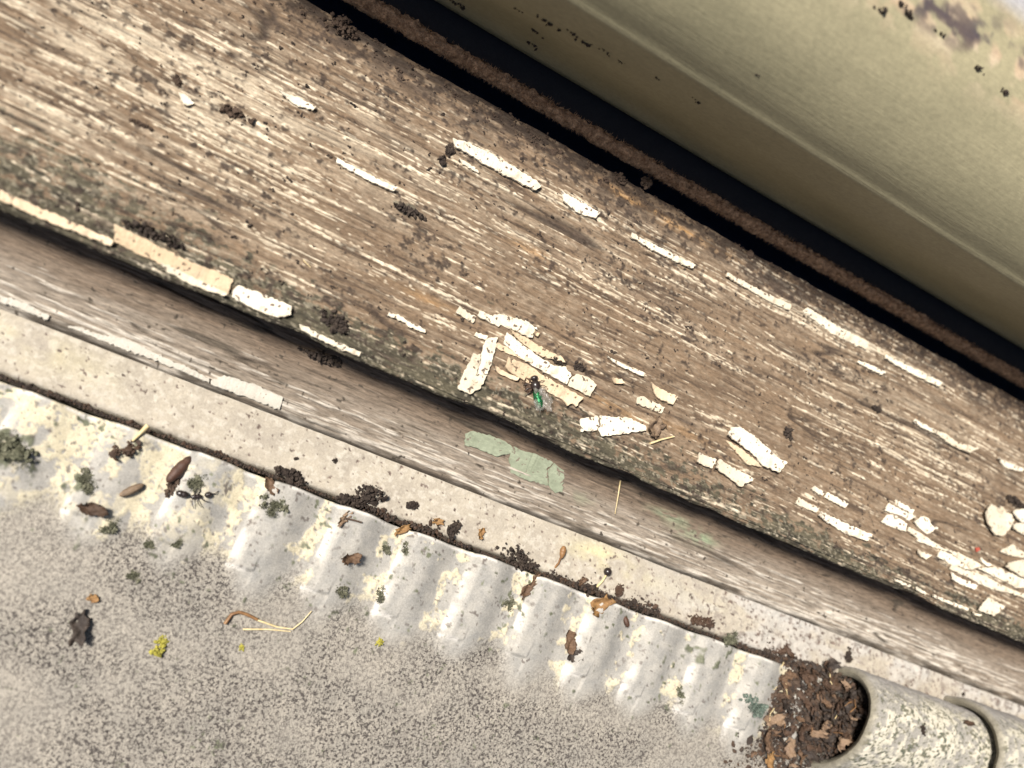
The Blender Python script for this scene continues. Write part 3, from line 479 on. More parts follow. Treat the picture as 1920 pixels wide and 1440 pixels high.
# loose flakes lying on the sill
LO = [([(-7.54,6.87),(-6.27,7.34),(-5.99,5.36),(-5.61,1.94),(-5.86,-0.52),(-7.92,-1.80),(-7.89,0.95),(-8.32,2.73),(-8.58,4.60),(-8.48,6.05)], M_flake, 'narrow cream paint flake with its long side turned across the grain, beside the green fly', 0.55, 0.5),
 ([(-10.12,2.14),(-9.22,2.14),(-8.58,2.62),(-8.07,0.88),(-8.06,-1.86),(-5.88,-0.73),(-6.21,-3.79),(-8.05,-5.90),(-10.74,-5.79),(-10.57,-2.73)], M_flake, 'broad cream paint flake end jutting over the sill edge, left of the green fly', 0.75, 0.4),
 ([(16.32,-1.23),(19.95,0.84),(20.98,-0.97),(20.67,-2.10),(17.26,-3.84)], M_flake, 'stubby cream paint chip broken off the pointed flake near the husk', 0.6, 0.2),
 ([(20.27,0.97),(26.91,3.23),(31.41,2.97),(31.69,2.05),(28.29,0.30),(22.06,-2.96),(20.87,-2.02),(21.16,-0.70)], M_flake, 'pointed cream paint flake aimed at the striped husk', 0.7, 0.4),
 ([(139.57,-0.83),(145.89,-1.33),(142.75,-4.67),(136.50,-5.08)], M_flake, 'square cream paint chip alone near the sill edge at far right', 0.9, 0.3),
 ([(-4.87,1.57),(-2.58,1.47),(0.73,1.50),(0.58,0.74),(-2.66,0.55),(-4.42,0.88)], M_flake_tan, 'curled thin tan paint sliver above the green fly', 0.5, 0.6)]
for i, (pts, mt, lab, lift, curl) in enumerate(LO):
    tag(flake('loose_paint_flake', pts, sill_low, mt, None, lift, 0.3, curl, 300 + i), lab, 'paint flake', 'loose paint flakes on the sill')
tag(flake('red_fleck', [(133.45,9.99),(134.71,10.70),(135.42,10.08),(134.18,9.25)], sill_low, M_red, None, 0.45, 0.25, 0, 320), 'tiny bright red fleck on the bare wood at right', 'fleck')

# ------------------------------------------------------------------ lumps, crumbs and other debris
def ico(sub=1):
    bm = bmesh.new(); bmesh.ops.create_icosphere(bm, subdivisions=sub, radius=1.0)
    V = np.array([v.co[:] for v in bm.verts]); F_ = np.array([[v.index for v in f.verts] for f in bm.faces]); bm.free(); return V, F_
ICO1 = ico(1); ICO2 = ico(2)
def crumbs_mesh(name, pts, rad, seed, squash=0.8, base=ICO1, rough=0.35, smooth=False):
    g = np.random.default_rng(seed); n = len(pts); V0, F0 = base; k = len(V0)
    Q = g.normal(size=(n, 3, 3)); Q, _ = np.linalg.qr(Q)
    sc = rad[:, None, None] * (1 + g.uniform(-rough, rough, (n, k, 1)))
    ax = np.stack([g.uniform(0.7, 1.4, n), g.uniform(0.7, 1.2, n), g.uniform(0.6, 1.0, n)], -1)[:, None, :]
    V = np.matmul(V0[None] * ax * sc, Q); V[..., 2] *= squash; V = V + pts[:, None, :]
    F_ = (F0[None] + (np.arange(n) * k)[:, None, None]).reshape(-1, 3)
    return np_mesh(name, V.reshape(-1, 3) * 0.001, F_, None, smooth)
def lump(name, p, r, mat, label, cat, zf, n=9, seed=0, group=None, spread=1.0, kind=None, stretch=(1, 1)):
    g = np.random.default_rng(seed + 900); n = int(60 + 25 * r)
    u = g.normal(0, 1, (n, 3)); u /= np.linalg.norm(u, axis=1)[:, None]; off = u * (g.uniform(0, 1, n) ** 0.5)[:, None] * 0.72 * r * spread
    lob = g.normal(0, 0.35 * r, (4, 3)); off += lob[g.integers(0, 4, n)]
    off[:, 0] *= stretch[0]; off[:, 1] *= stretch[1]; off[:, 2] = np.abs(off[:, 2]) * 0.55
    me = crumbs_mesh(name, off, np.exp(g.normal(-1.75, 0.35, n)) * min(r, 1.8), seed, 0.9, ICO1, 0.45)
    return tag(link(name, me, mat, None, (p[0] * .001, p[1] * .001, zf(*p) * .001)), label, cat, group, kind)
def tuft(name, p, r, mat, label, zf, seed=0, n=140, group=None):
    r = r * 0.78
    g = np.random.default_rng(seed + 500); n = n * 5; l2 = g.normal(0, .45 * r, (6, 2)); k = g.integers(0, 6, n)
    b = np.stack([l2[k, 0] + g.normal(0, .2 * r, n), l2[k, 1] + g.normal(0, .17 * r, n), np.abs(g.normal(0.02, .16 * r, n))], -1)
    a2 = g.uniform(0, 6.283, n); el = g.uniform(0.1, 1.2, n); d = np.stack([np.cos(a2) * np.cos(el), np.sin(a2) * np.cos(el), np.sin(el)], -1); L = g.uniform(0.15, 0.42, n)[:, None]
    s = np.cross(d, [0, 0, 1.0]); s /= np.linalg.norm(s, axis=1)[:, None] + 1e-9; w_ = 0.065 * g.uniform(0.6, 1.4, n)[:, None]
    V = np.stack([b - d * 0.1, b + d * L * 0.55 + s * w_, b + d * L, b + d * L * 0.55 - s * w_], 1).reshape(-1, 3)
    root = tag(empty(name, (p[0] * .001, p[1] * .001, zf(*p) * .001)), label, 'moss', group)
    q = 170; lob = g.normal(0, .45 * r, (5, 2)); li = g.integers(0, 5, q); cm = crumbs_mesh('cushion', np.stack([lob[li, 0] + g.normal(0, .22 * r, q), lob[li, 1] + g.normal(0, .18 * r, q), np.abs(g.normal(0, .12 * r, q))], -1), np.exp(g.normal(-2.45, .4, q)) * r, seed, 0.7, ICO1, 0.4)
    link('cushion', cm, mat, root)
    tag(link('leaves', np_mesh('leaves', V * 0.001, np.arange(4 * n).reshape(-1, 4), None, False), mat, root), kind='stuff')
    return root
def leaf_mesh(name, L, W, curl, seed, thick=0.12, fold=0.3):
    g = random.Random(seed); nx, ny = 13, 8; V = []
    ph = [g.uniform(0, 6.28) for _ in range(4)]
    for j in range(ny):
        for i in range(nx):
            u = i / (nx - 1) * 2 - 1; v = j / (ny - 1) * 2 - 1
            wv = W * (0.55 + 0.45 * math.sqrt(max(0, 1 - 0.85 * u * u))) * (1 + 0.18 * math.sin(5 * u + ph[0]))
            ln = L * (1 + 0.15 * math.sin(3 * v + ph[1]))
            x = u * ln / 2; y = v * wv / 2
            z = curl * (abs(u + 0.3 * math.sin(ph[0])) ** 1.6) * L * 0.35 + fold * v * v * W * 0.6 + 0.08 * L * math.sin(4 * u + ph[2]) * math.cos(4 * v + ph[3]) + 0.05 * L * math.sin(9 * u + 6 * v + ph[1])
            e = 0.07 if (i in (0, nx - 1) or j in (0, ny - 1)) else 0.012
            V.append((x + g.gauss(0, e * L * .6), y + g.gauss(0, e * W), z + g.gauss(0, .012 * L)))
    V = np.array(V); V[:, 2] -= V[:, 2].min(); F_ = grid_faces(ny, nx); n = len(V)
    B = V - [0, 0, thick]; F2 = F_[:, ::-1] + n
    rim = [i for i in range(nx)] + [nx * (j + 1) - 1 for j in range(1, ny)] + [nx * ny - 1 - i for i in range(1, nx)] + [nx * (ny - 1 - j) for j in range(1, ny - 1)]
    R = np.array([(rim[(k + 1) % len(rim)], rim[k], rim[k] + n, rim[(k + 1) % len(rim)] + n) for k in range(len(rim))])
    return np_mesh(name, np.concatenate([V, B]) * 0.001, np.concatenate([F_, F2, R]))
def leaf(name, p, L, W, rz, mat, label, cat, zf, curl=0.5, seed=0, rx=0.0, group=None, dz=0.1):
    o = link(name, leaf_mesh(name, L * .72, W * .66, curl, seed), mat, None, (p[0] * .001, p[1] * .001, (zf(*p) + dz) * .001)); o.rotation_euler = (rx, 0, math.radians(rz))
    return tag(o, label, cat, group)
def lathe_mesh(name, prof_, seg=14, seed=0, jit=0.0):
    g = np.random.default_rng(seed); a = np.linspace(0, 2 * math.pi, seg, endpoint=False); pr = np.array(prof_)
    V = np.stack([np.repeat(pr[:, 0][:, None], seg, 1), pr[:, 1][:, None] * np.cos(a), pr[:, 1][:, None] * np.sin(a)], -1)
    V = V + g.normal(0, jit, V.shape); n = len(pr); F_ = []
    for i in range(n - 1):
        for j in range(seg): F_.append((i * seg + j, (i + 1) * seg + j, (i + 1) * seg + (j + 1) % seg, i * seg + (j + 1) % seg))
    return np_mesh(name, V.reshape(-1, 3) * 0.001, np.array(F_)[:, ::-1])
def ell(L, R, rings=0, n=22, fat=0.0):
    out = []
    for i in range(n):
        u = i / (n - 1) * 2 - 1; r = R * math.sqrt(max(0.0, 1 - u * u)) * (1 + fat * u)
        if rings: r *= 1 - 0.10 * (0.5 + 0.5 * math.cos(u * math.pi * rings)) ** 4
        out.append((u * L / 2, max(r, 0.004)))
    return out
def tube(name, pts, r0, r1, mat, parent=None, loc=None, seg=6):
    pts = [Vector(p) for p in pts]; V = []; n = len(pts)
    for i, p in enumerate(pts):
        t = (pts[min(i + 1, n - 1)] - pts[max(i - 1, 0)]).normalized(); s_ = t.cross(Vector((0.3, 0.2, 1))).normalized(); u_ = s_.cross(t); r = r0 + (r1 - r0) * i / (n - 1)
        for k in range(seg): V.append(p + (s_ * math.cos(k / seg * 6.2832) + u_ * math.sin(k / seg * 6.2832)) * r)
    F_ = [(i * seg + k, (i + 1) * seg + k, (i + 1) * seg + (k + 1) % seg, i * seg + (k + 1) % seg) for i in range(n - 1) for k in range(seg)]
    return link(name, np_mesh(name, np.array([v[:] for v in V]) * 0.001, np.array(F_)), mat, parent, loc)
def on(zf, pts, dz): return [(x, y, zf(x, y) + dz) for x, y in pts]
def straw(name, pts, zf, r0, r1, mat, label, cat, dz=0.25):
    q = on(zf, pts, dz); c = q[0]
    return tag(tube(name, [(a - c[0], b_ - c[1], z - c[2]) for a, b_, z in q], r0, r1, mat, None, tuple(v * .001 for v in c)), label, cat)
def seed_obj(name, p, L, R, rz, mat, label, cat, zf, rings=0, fat=0.0, tilt=0.0, dz=None, seed=0):
    o = link(name, lathe_mesh(name, ell(L, R, rings, fat=fat), 14, seed, 0.02), mat, None, (p[0] * .001, p[1] * .001, (zf(*p) + (R * 0.8 if dz is None else dz)) * .001))
    o.rotation_euler = (0, tilt, math.radians(rz)); return tag(o, label, cat)
tz = tile_zz; lz = lambda x, y: z_ledge(y); szl = sill_low

# crumbs scattered over the sill: uncountable
n = 2600
cx = rng.uniform(-116, 165, n); cy = rng.uniform(-7, 55, n) 
keep = rng.uniform(0, 1, n) < 0.35 + 0.8 * fbm(cx / 14, cy / 7, 26, 2) - 0.2
cx = cx[keep]; cy = cy[keep]; hz, _ = sill_fields(cx, cy)
pts = np.stack([cx, cy, z_sill(cy) + hz + 0.05], -1); pts = np.repeat(pts, 3, 0); rr = np.repeat(np.exp(rng.normal(-1.95, 0.42, len(cx))), 3)
pts = pts + rng.normal(0, 1, pts.shape) * rr[:, None] * [0.9, 0.7, 0.15]
tag(link('soil_crumbs', crumbs_mesh('soil_crumbs', pts, rr, 5), M_soil), 'fine dark dirt crumbs scattered over the bare sill', 'dirt', kind='stuff')
n = 900
cx = rng.uniform(-100, 165, n); cy = 49 + 6.5 * rng.beta(3, 1.5, n); hz, _ = sill_fields(cx, cy); pts = np.stack([cx, cy, z_sill(cy) + hz], -1)
pts = np.repeat(pts, 3, 0); rr = np.repeat(np.exp(rng.normal(-1.75, 0.4, n)), 3); pts = pts + rng.normal(0, 1, pts.shape) * rr[:, None] * [1, .8, .3]
tag(link('soil_crumbs', crumbs_mesh('soil_crumbs', pts, rr, 6), M_soilb), 'brown dirt crumbs gathered along the back of the sill below the seal', 'dirt', kind='stuff')
# soil packed in the joint between ledge and tile
n = 5200
cx = rng.uniform(-100, 118, n); dn = fbm(cx / 9, cx * 0, 131, 3); k = rng.uniform(0, 1, n) < 0.38 + 1.1 * ss(0.35, 0.75, dn) * (0.4 + 0.6 * ss(-60, 10, cx)); cx = cx[k]; dn = dn[k]
wv = 0.35 + 1.5 * ss(0.5, 0.8, dn) * ss(-60, 0, cx)
cy = -29.5 + rng.normal(0, 1, len(cx)) * 0.5 * wv + 0.7 * wv * ss(0.5, 0.8, dn); cz = -21.6 + np.maximum(0, (cy + 28.7) * 0.2) + rng.uniform(-0.3, 0.35, len(cx)) * wv
rr = np.exp(rng.normal(-1.55, 0.4, len(cx))) * (0.7 + 0.4 * wv)
half = rng.uniform(0, 1, len(cx)) < 0.65
P3 = np.stack([cx, cy, cz], -1)
tag(link('joint_soil', crumbs_mesh('joint_soil', P3[half], rr[half], 8), M_soil), 'black soil packed in the joint between ledge and tile', 'dirt', kind='stuff')
tag(link('joint_soil', crumbs_mesh('joint_soil', P3[~half], rr[~half], 9), M_leaf[0]), 'brown rotted bits mixed into the soil of the joint', 'dirt', kind='stuff')
# dark clumps one can pick out
for i, (p, r, lab, zf, mt, st) in enumerate([
    ((-32.84,24.33), 1.9, 'spread of black dirt on bare wood left of the sill middle', szl, M_soil, (2.2, .5)),
    ((-29.12,39.60), 1.6, 'black oblong dirt clump at the left end of the long white paint streak', szl, M_soil, (.6, 1.4)),
    ((-79.59,27.12), 1.0, 'small round dark crumb above the yellow chip at upper left', szl, M_soilb, (1, 1)),
    ((-68.40,26.08), 1.5, 'faint brown dirt smear right of the yellow chip', szl, M_soilb, (2.2, .6)),
    ((-81.45,15.98), 1.0, 'pair of dark crumbs touching at far left', szl, M_soilb, (1.8, .5)),
    ((7.62,8.35), 1.3, 'black crumb stuck on the speckled cream paint', lambda x, y: szl(x, y) + .5, M_soil, (1.4, .6)),
    ((13.01,9.20), 1.2, 'dark dirt at the right edge of the speckled cream paint', szl, M_soil, (1.4, .8)),
    ((-38.04,-2.74), 2.2, 'long dark debris clump overhanging the sill edge', szl, M_soil, (1.5, 1)),
    ((-73.14,-1.42), 2.4, 'dark dirt behind the lifted tan paint strip on the left edge', szl, M_soil, (2.4, .6)),
    ((14.95,56.73), 1.6, 'fuzzy brown clump stuck below the seal', lambda x, y: szl(x, y) + 1.0, M_soilb, (.7, 1.3)),
    ((8.89,54.83), 1.7, 'rounded brown clump on the back edge of the sill', szl, M_soilb, (1, 1)),
    ((146.82,26.65), 2.6, 'black dirt heap behind the biggest lifted flake at far right', szl, M_soil, (1.6, .7)),
    ((-58.31,54.66), 2.4, 'brown dirt clump at top beside the seal', szl, M_soilb, (1.2, 1)),
    ((94.26,32.79), 1.3, 'dark crumb pair in the middle of the right half of the sill', szl, M_soil, (1.3, .8)),
    ((68.65,16.37), 1.4, 'black crumb cluster above the double cream flake', szl, M_soil, (1.2, .8)),
    ((-14.79,-27.43), 2.9, 'pointed black soil clump standing on the ledge joint', lz, M_soil, (1.3, .8)),
    ((-19.62,-28.57), 1.9, 'squat black soil clump left of the pointed one', lz, M_soil, (1.3, .7)),
    ((-6.88,-25.46), 1.4, 'small black clump alone on the cream ledge', lz, M_soil, (1, 1)),
    ((3.58,-27.19), 2.1, 'tall black soil clump left of the seed head', lz, M_soil, (.7, 1.2)),
    ((18.88,-27.88), 3.0, 'largest black soil clump on the joint beside the seed head', lz, M_soil, (1.8, .7)),
    ((-32.12,-27.82), 1.9, 'rough black soil clump on the left part of the joint', lz, M_soil, (1.4, .7)),
    ((-32.57,-24.88), 0.65, 'round black dot on the ledge above the left soil clump', lz, M_soil, (.5, .5)),
    ((-25.36,-22.53), 0.7, 'second black dot on the ledge toward the pointed clump', lz, M_soil, (.5, 1)),
    ((157.64,-21.42), 0.95, 'black round crumb on the ledge above the hollow tile', lz, M_soil, (.4, .4)),
    ((69.16,-27.43), 2.2, 'rust brown crumbly heap on the joint at right', lz, M_leaf[0], (1.4, .8)),
    ((46.18,-27.46), 1.7, 'dark brown clump right of the black berry on the joint', lz, M_leaf[0], (.8, 1.2)),
    ((-35.38,-5.43), 2.0, 'dark smudge of dirt on the shaded timber board', lambda x, y: z_board(y), M_soil, (2.2, .6)),
    ((-61.54,-34.04), 1.6, 'dark rotted crumbs on the cream lichen at left', tz, M_leaf[0], (1, 1.3)),
    ((115.72,-22.93), 1.5, 'black point of soil above the hollow tile end', lz, M_soil, (.7, 1.2)),
    ]):
    lump('dirt_clump', p, r, mt, lab, 'dirt', zf, 11, i, 'dirt clumps', 1.0, None, st)
# moss
for i, (p, r, lab, mt) in enumerate([
    ((-79.63,-40.09), 5.2, 'largest dark moss patch at the left border on the tile', M_moss), ((-65.86,-41.71), 2.6, 'olive moss tuft on the second rib from left', M_moss), ((-32.77,-34.76), 2.6, 'dark moss tuft below the left soil clump', M_moss),
    ((-48.26,-35.74), 2.2, 'pale moss tuft beside the dead ant', M_moss), ((-8.83,-35.26), 1.6, 'left of two small moss tufts on a white rib', M_moss), ((-4.92,-34.21), 1.7, 'right of two small moss tufts on a white rib', M_moss),
    ((-5.67,-44.66), 2.0, 'moss tuft at the foot of the white rib', M_moss), ((-59.31,-47.95), 2.2, 'moss tuft beneath the brown leaf scrap at left', M_moss), ((-51.43,-48.15), 1.5, 'small moss tuft at the foot of the third rib', M_moss),
    ((-46.53,-46.74), 1.3, 'tiny moss tuft right of the rib foot at left', M_moss), ((90.30,-41.51), 4.2, 'blue green moss clump at the mouth of the hollow tile', M_mossb), ((77.90,-29.09), 2.6, 'dark moss on the joint near the hollow tile', M_moss),
    ((21.51,-37.35), 2.0, 'black green moss knob beside the folded brown leaf', M_moss), ((-51.62,-54.44), 1.5, 'moss crumb on granular tile above the yellow lichen', M_moss), ((70.34,-43.94), 2.2, 'grey green moss spread near the right ribs', M_moss), ((-14.15,-45.40), 1.8, 'sparse moss between ribs in the middle', M_moss)]):
    tuft('moss_tuft', p, r, mt, lab, tz, i, 150 if r > 2.4 else 80, 'moss tufts')
for p, r, lab in (((-41.88,-64.75), 1.5, 'bright yellow lichen crumb on the granular tile'), ((-28.16,-60.89), 0.7, 'tiny yellow lichen speck below the straw'), ((-2.56,-52.81), 0.9, 'faint yellow green lichen speck below the rib foot')):
    lump('lichen', p, r, M_lichen, lab, 'lichen', tz, 12, int(p[0] * 7) % 97, 'yellow lichen')
# leaves and scraps
for i, (p, L, W, rz, mi, lab, cu) in enumerate([
    ((-56.33,-65.46), 7.6, 4.2, -72, 3, 'mottled dark brown wing-like scrap on the granular tile at left', 0.25), ((-62.60,-45.87), 6.5, 3.2, 5, 0, 'dark brown leaf scrap on the second rib at left', 0.3), ((-15.38,-39.81), 5.4, 3.0, 25, 1, 'curled brown leaf on the middle ribs', 0.9),
    ((-7.11,-30.77), 4.8, 2.2, 40, 4, 'orange leaf scrap leaning at the tile edge', 0.4), ((24.01,-33.67), 6.2, 3.0, 60, 1, 'folded brown leaf reaching down from the joint', 0.5), ((41.07,-32.05), 6.8, 5.0, 60, 4, 'golden curled leaf lying below the joint', 0.9),
    ((38.31,-41.21), 6.8, 3.6, -70, 1, 'brown leaf half of the dark two-part scrap on the right ribs', 0.6), ((39.95,-43.47), 4.2, 4.0, 20, 3, 'dark curled half of the two-part scrap on the right ribs', 0.9), ((-35.13,-31.82), 5.0, 2.8, -40, 1, 'tattered brown scrap on the joint at left middle', 0.5),
    ((-56.37,-60.04), 2.6, 2.0, 0, 4, 'small orange bit on the granular tile', 0.4), ((-19.48,-32.93), 5.2, 2.0, 65, 2, 'thin tan scrap lying off the tile edge', 0.3), ((24.95,-31.02), 3.4, 1.8, 75, 1, 'short brown scrap above the folded leaf', 0.4)]):
    leaf('leaf_scrap', p, L, W, rz, M_leaf[mi], lab, 'leaf', tz, cu, 40 + i, 0.15, 'leaf scraps on the tile')
for i, (p, L, W, rz, mi, lab) in enumerate([((9.55,-26.00), 3.4, 2.2, 80, 4, 'pale orange scrap on the ledge near the tall soil clump'), ((-0.38,-26.79), 3.0, 1.9, 10, 4, 'orange brown scrap lying left of the tall soil clump'), ((36.26,-28.09), 3.2, 1.6, 50, 1, 'brown scrap right of the seed head')]):
    leaf('leaf_scrap', p, L, W, rz, M_leaf[mi], lab, 'leaf', lz, 0.5, 70 + i, 0.2, 'leaf scraps on the ledge')
leaf('leaf_scrap', (3.24,0.77), 4.0, 2.2, -60, M_leaf[0], 'dark shrivelled scrap covering the head of the green fly', 'leaf', szl, 0.6, 77, 0.3)
# seeds, pupae, husk
seed_obj('insect_pupa', (-51.85,-34.32), 6.6, 1.15, 70, M_pupa, 'shiny dark brown pupa above the dead ant', 'pupa', tz, 4)
lump('dirt_clump', (-51.51,-37.42), 1.9, M_soilb, 'grey brown crumb heap under the brown pupa', 'dirt', tz, 12, 88, 'dirt clumps', 1.0, None, (.9, 1.2))
seed_obj('seed', (-58.01,-40.54), 4.6, 0.75, 48, M_shell, 'single tan seed on cream lichen at left', 'seed', tz)
seed_obj('seed', (49.74,-33.24), 2.6, 0.65, -55, M_pupa, 'small red brown seed below the joint at right', 'seed', tz)
leaf('insect_husk', (33.72,3.72), 6.4, 5.0, 66, M_shell, 'striped brown husk at the tip of the pointed paint flake', 'husk', szl, 0.5, 611, 0.25)
sh = tag(empty('dry_seed_stalk', tuple(v * .001 for v in ((28.99,-27.49)[0], (28.99,-27.49)[1], z_ledge((28.99,-27.49)[1])))), 'brown seed head on a short stalk standing on the joint', 'seed head')
tube('stalk', [(0, 0, -0.3), (0.2, 1.2, 0.9), (0.1, 2.6, 1.5)], 0.28, 0.2, M_stem, sh)
o = link('head', lathe_mesh('head', ell(2.9, 0.72, 3, fat=0.2)), M_stem, sh, (0.0001, 0.0036, 0.0019)); o.rotation_euler = (0, -0.25, math.radians(98))
bp = (40.46,-27.03)
sb = tag(empty('berry_stalk', (bp[0] * .001, bp[1] * .001, z_ledge(bp[1]) * .001)), 'black berry on a pale stalk leaning over the ledge', 'berry')
tube('stalk', [(0, -1, -0.3), (0.5, 0.4, 0.7), (0.9, 1.9, 1.2)], 0.3, 0.22, M_straw, sb)
link('berry', lathe_mesh('berry', ell(1.9, 0.95)), M_black, sb, (0.0010, 0.0027, 0.0014))
# dead ant
ap = (-46.38,-38.42)
ant = tag(empty('dead_ant', (ap[0] * .001, ap[1] * .001, (tz(*ap)) * .001)), 'black dead ant lying on its side below the brown pupa', 'ant'); ant.scale = (0.8,) * 3
for nm, dx, dy, L, R, rz in (('abdomen', -4.0, -0.2, 3.0, 0.85, 5), ('thorax', -0.9, 0.3, 2.8, 0.6, 25), ('head', 1.4, 1.6, 1.7, 0.75, 35)):
    o = link(nm, lathe_mesh(nm, ell(L, R, 2)), M_black, ant, (dx * .001, dy * .001, R * .0009)); o.rotation_euler = (0, 0, math.radians(rz))
for k, (a, b_, c) in enumerate((((-1.5, 0, .5), (-1.2, -1.4, .9), (-.4, -2.4, .1)), ((-.6, 0, .5), (.2, -1.2, .9), (1.2, -1.6, .1)), ((-.3, .6, .5), (1.1, -.1, .8), (2.4, .2, .1)), ((-1.5, .6, .5), (-1.8, 1.6, .8), (-2.4, 2.2, .1)), ((-.8, .8, .5), (-.6, 1.9, .8), (-.9, 2.8, .1)), ((1.9, 2.0, .6), (2.8, 2.4, .7), (3.2, 3.3, .2)))):
    tube('leg', [a, b_, c], 0.14, 0.08, M_black, ant)
# green fly
fp = (6.08,-0.90)
fly = tag(empty('green_fly', (fp[0] * .001, fp[1] * .001, sill_low(*fp) * .001)), 'dead metallic green fly lying below the tan paint flake', 'fly')
fly.rotation_euler = (0.3, 0, math.radians(-58)); fly.scale = (1.1,) * 3
o = link('abdomen', lathe_mesh('abdomen', ell(4.0, 0.85, 5, 30, -0.12), 16), M_fly, fly, (0.0003, 0, 0.0011))
o = link('thorax', lathe_mesh('thorax', ell(2.2, 0.95), 16), M_black, fly, (-0.0024, 0.0002, 0.0011))
o = link('head', lathe_mesh('head', ell(1.1, 0.8), 14), M_black, fly, (-0.0038, 0.0003, 0.0010))
for s_ in (-1, 1):
    for k in range(3): tube('leg', [(-2.9 + k * .7, s_ * .5, .8), (-3.0 + k * .9, s_ * 1.6, 1.3), (-3.0 + k * 1.2, s_ * 2.5, .15)], 0.11, 0.05, M_black, fly)
    w_ = link('wing', leaf_mesh('wing', 4.4, 1.9, 0.1, 90 + s_, 0.03, 0.1), M_wing, fly, (0.0006, s_ * 0.0009 + 0.0005, 0.0013)); w_.rotation_euler = (s_ * 0.5, 0, s_ * 0.12)
# straws
straw('straw', [(33.72,0.01),(36.02,1.77),(39.03,3.69)], szl, 0.28, 0.16, M_straw, 'short pale straw below the striped husk', 'straw', 0.6)
straw('straw', [(35.06,-5.93),(35.91,-8.92),(36.92,-12.84)], lambda x, y: z_board(y), 0.2, 0.08, M_straw, 'thin pale grass blade hanging over the timber board', 'straw', 1.4)
straw('straw', [(-60.04,-29.13),(-60.73,-30.95),(-61.37,-32.64)], tz, 0.5, 0.2, M_straw, 'short yellow straw poking from the joint at left', 'straw', 0.5)
straw('bent_stem', [(-32.85,-57.84),(-32.35,-55.85),(-31.29,-55.12),(-29.72,-55.07),(-27.43,-55.43)], tz, 0.36, 0.3, M_stem, 'bent brown stem at the left end of the straw wisp', 'stem', 0.5)
straw('straw', [(-27.62,-55.48),(-23.21,-55.65),(-20.32,-55.23),(-19.11,-53.40),(-18.23,-51.03)], tz, 0.2, 0.1, M_straw, 'pale straw wisp bent upward on the granular tile', 'straw', 0.4)
straw('straw', [(-29.28,-57.82),(-24.99,-56.58),(-20.45,-55.69)], tz, 0.2, 0.1, M_straw, 'thin fine fibre under the pale straw wisp', 'straw', 0.3)
straw('twig', [(-19.48,-32.93),(-17.83,-32.71),(-15.89,-32.60)], tz, 0.22, 0.18, M_soilb, 'short dark twig lying across the rib below the squat clump', 'twig', 0.4)
straw('straw', [(-46.81,5.54),(-45.89,5.08),(-45.01,4.72)], szl, 0.1, 0.06, M_straw, 'fine pale hair on the greenish wood at left', 'straw', 0.3)
# dirt stuck to the sash
def sash_pt(z): return float(np.interp(z, prof_s[:, 1], prof_s[:, 0]))
prof_s = np.array(key[2:23])
for i, (q, rx_, ry_) in enumerate([((-24.84,54.47,34.03), 2.4, 0.8), ((-24.61,59.18,26.26), 1.8, 0.7), ((-22.71,63.74,18.95), 2.2, 0.7), ((-19.60,53.84,35.27), 2.4, 0.7), ((-16.59,54.21,34.56), 1.8, 0.8), ((-12.91,53.47,36.00), 1.5, 0.5), ((-8.97,53.81,35.34), 1.2, 0.4), ((-39.05,64.67,17.21), 2.0, 0.7), ((-29.96,55.97,31.43), 1.5, 0.4), ((7.04,52.36,38.19), 1.8, 0.5), ((-2.10,52.64,37.63), 0.8, 0.3), ((44.20,60.33,68.45), 3.2, 0.8), ((50.19,59.95,68.10), 2.4, 0.8), ((23.95,61.13,69.03), 2.4, 0.8), ((26.26,60.63,68.69), 1.8, 0.9), ((21.72,59.13,67.35), 1.8, 0.7), ((32.83,61.11,69.01), 1.8, 0.6), ((10.23,50.37,51.44), 0.7, 0.3)]):
    g = np.random.default_rng(i + 77); n = 10; off = np.stack([g.normal(0, rx_ * .45, n), g.normal(0, .04, n), g.normal(0, ry_ * .5, n)], -1); off[:, 2] -= off[:, 0] * 0.15
    y0 = sash_pt(q[2]) - 0.05
    link('dirt_speck', crumbs_mesh('dirt_speck', off, g.uniform(.22, .5, n) * ry_ * 1.1, i, 1.0, ICO1, 0.3), M_soil, sash, (q[0] * .001, y0 * .001, q[2] * .001))

# ------------------------------------------------------------------ litter in and before the hollow tile
def litter_z(x, y):
    inside = 1.0 if x > 112 else 0.0
    d = ((x - 112) / 9) ** 2 + ((y + 39) / 10) ** 2
    return z_tile(y) + 6.5 * math.exp(-d) + (2.0 if inside else 0)
n = 5200
lx = rng.normal(106, 8.6, n); ly = rng.normal(-39, 8.0, n); k = (lx < 124) & (ly > -56) & (ly < -27.5) & (lx > 88); lx = lx[k]; ly = ly[k]
top = np.array([litter_z(a, b_) for a, b_ in zip(lx, ly)]); lzv = z_tile(ly) + (top - z_tile(ly)) * rng.uniform(0.2, 1.0, len(lx))
ins = 16.5 * np.sqrt(np.clip(1 - ((ly + 38.2) / 13.2) ** 2, 0, 1)) + z_tile(ly) - 3.4; lzv = np.where(lx > 112, np.minimum(lzv, ins), lzv)
k = np.abs(ly + 38.2) < np.where(lx > 112, 10.2, 99); lx = lx[k]; ly = ly[k]; lzv = lzv[k]; rr = np.exp(rng.normal(-1.05, 0.45, len(lx)))
sel = rng.integers(0, 4, len(lx))
for j, (mt, lab) in enumerate(((M_soil, 'black rotted crumbs in the hollow tile'), (M_leaf[0], 'dark brown rotted crumbs in the hollow tile'), (M_leaf[3], 'blackish leaf mould in the hollow tile'), (M_soilb, 'brown soil crumbs in the hollow tile'))):
    q = sel == j
    tag(link('leaf_litter', crumbs_mesh('leaf_litter', np.stack([lx, ly, lzv], -1)[q], rr[q], 60 + j), mt), lab, 'litter', kind='stuff')
g = random.Random(21)
tw = empty('litter_twigs'); tag(tw, 'thin broken twigs and fibres poking out of the litter in the hollow tile', 'twigs')
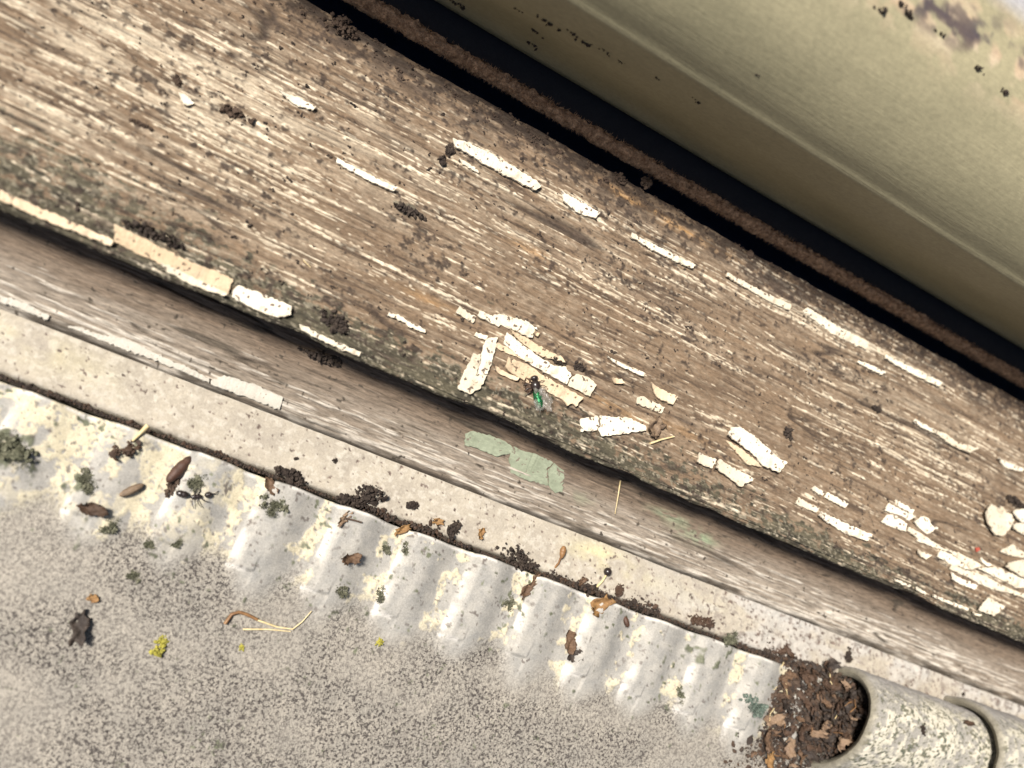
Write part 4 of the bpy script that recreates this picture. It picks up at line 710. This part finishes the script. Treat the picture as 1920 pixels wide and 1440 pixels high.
for i in range(26):
    x = g.gauss(106, 6); y = g.gauss(-38, 6.5); a = g.uniform(0, 6.28); L = g.uniform(1.5, 4.0)
    if x > 112 and abs(y + 38.2) > 8: continue
    z = litter_z(x, y) + 0.4
    tube('twig', [(x, y, z), (x + .5 * L * math.cos(a), y + .5 * L * math.sin(a), z + g.uniform(.1, .7)), (x + L * math.cos(a + .3), y + L * math.sin(a + .3), z + g.uniform(-.3, .5))], g.uniform(.1, .2), .07, g.choice([M_straw, M_stem, M_soilb]), tw)
for i in range(95):
    x = g.gauss(106.5, 6.5); y = g.gauss(-38.5, 7.0)
    if not (93 < x < 121 and -54 < y < -26.5) or (x > 111 and abs(y + 38.2) > 8.5): continue
    L = g.uniform(1.4, 4.4)
    o = link('leaf_fragment', leaf_mesh('leaf_fragment', L, L * g.uniform(.3, .7), g.uniform(.2, 1.2), 400 + i, 0.14, g.uniform(0, .7)), M_leaf[g.choice([0, 0, 0, 1, 1, 2, 3, 3, 3, 0])], None, (x * .001, y * .001, (litter_z(x, y) + g.uniform(-.2, .5)) * .001))
    o.rotation_euler = (g.uniform(-.8, .8), g.uniform(-.8, .8), g.uniform(0, 6.28))
    tag(o, 'brown dead leaf fragment in the litter at the hollow tile end', 'leaf', 'leaf fragments heaped in the hollow tile')
for i, (px_, lab) in enumerate((((96.25,-48.01), 'x'), ((96.94,-43.40), 'x'), ((102.23,-30.62), 'x'), ((108.67,-26.62), 'x'), ((103.93,-48.07), 'x'), ((98.86,-52.44), 'x'))):
    o = link('leaf_fragment', leaf_mesh('leaf_fragment', 4.6, 2.4, 0.7, 480 + i), M_leaf[(1, 2, 0, 3, 2, 4)[i]], None, (px_[0] * .001, px_[1] * .001, (z_tile(px_[1]) + 1.6) * .001)); o.rotation_euler = (g.uniform(-.5, .5), g.uniform(-.5, .5), g.uniform(0, 6.28))
    tag(o, 'brown dead leaf fragment in the litter at the hollow tile end', 'leaf', 'leaf fragments heaped in the hollow tile')

def on_barrel(x, tt, ya=-25.4, yb=-51.2, h=15.6):
    cy = (ya + yb) / 2; ry = (ya - yb) / 2; y = cy + ry * math.cos(tt); return (x, y, z_tile(y) + h * abs(math.sin(tt)) ** 0.85 - 0.6)
q = on_barrel(129.40, 1.400)
tag(link('black_spot', crumbs_mesh('black_spot', np.random.default_rng(3).normal(0, 1, (40, 3)) * (0.35, 0.5, 0.3), np.full(40, 0.3), 3), M_soil, None, tuple(v * .001 for v in q)), 'round black spot on the short half-round tile', 'dirt')  # cluster of black crumbs forming a round spot on the tile
q = on_barrel(146.20, 0.960); o = link('leaf_scrap', leaf_mesh('leaf_scrap', 3.4, 1.3, 0.2, 777), M_leaf[0], None, tuple(v * .001 for v in q)); o.rotation_euler = (-0.5, 0, 0.1)
tag(o, 'thin rust brown scrap on top of the short half-round tile', 'leaf')
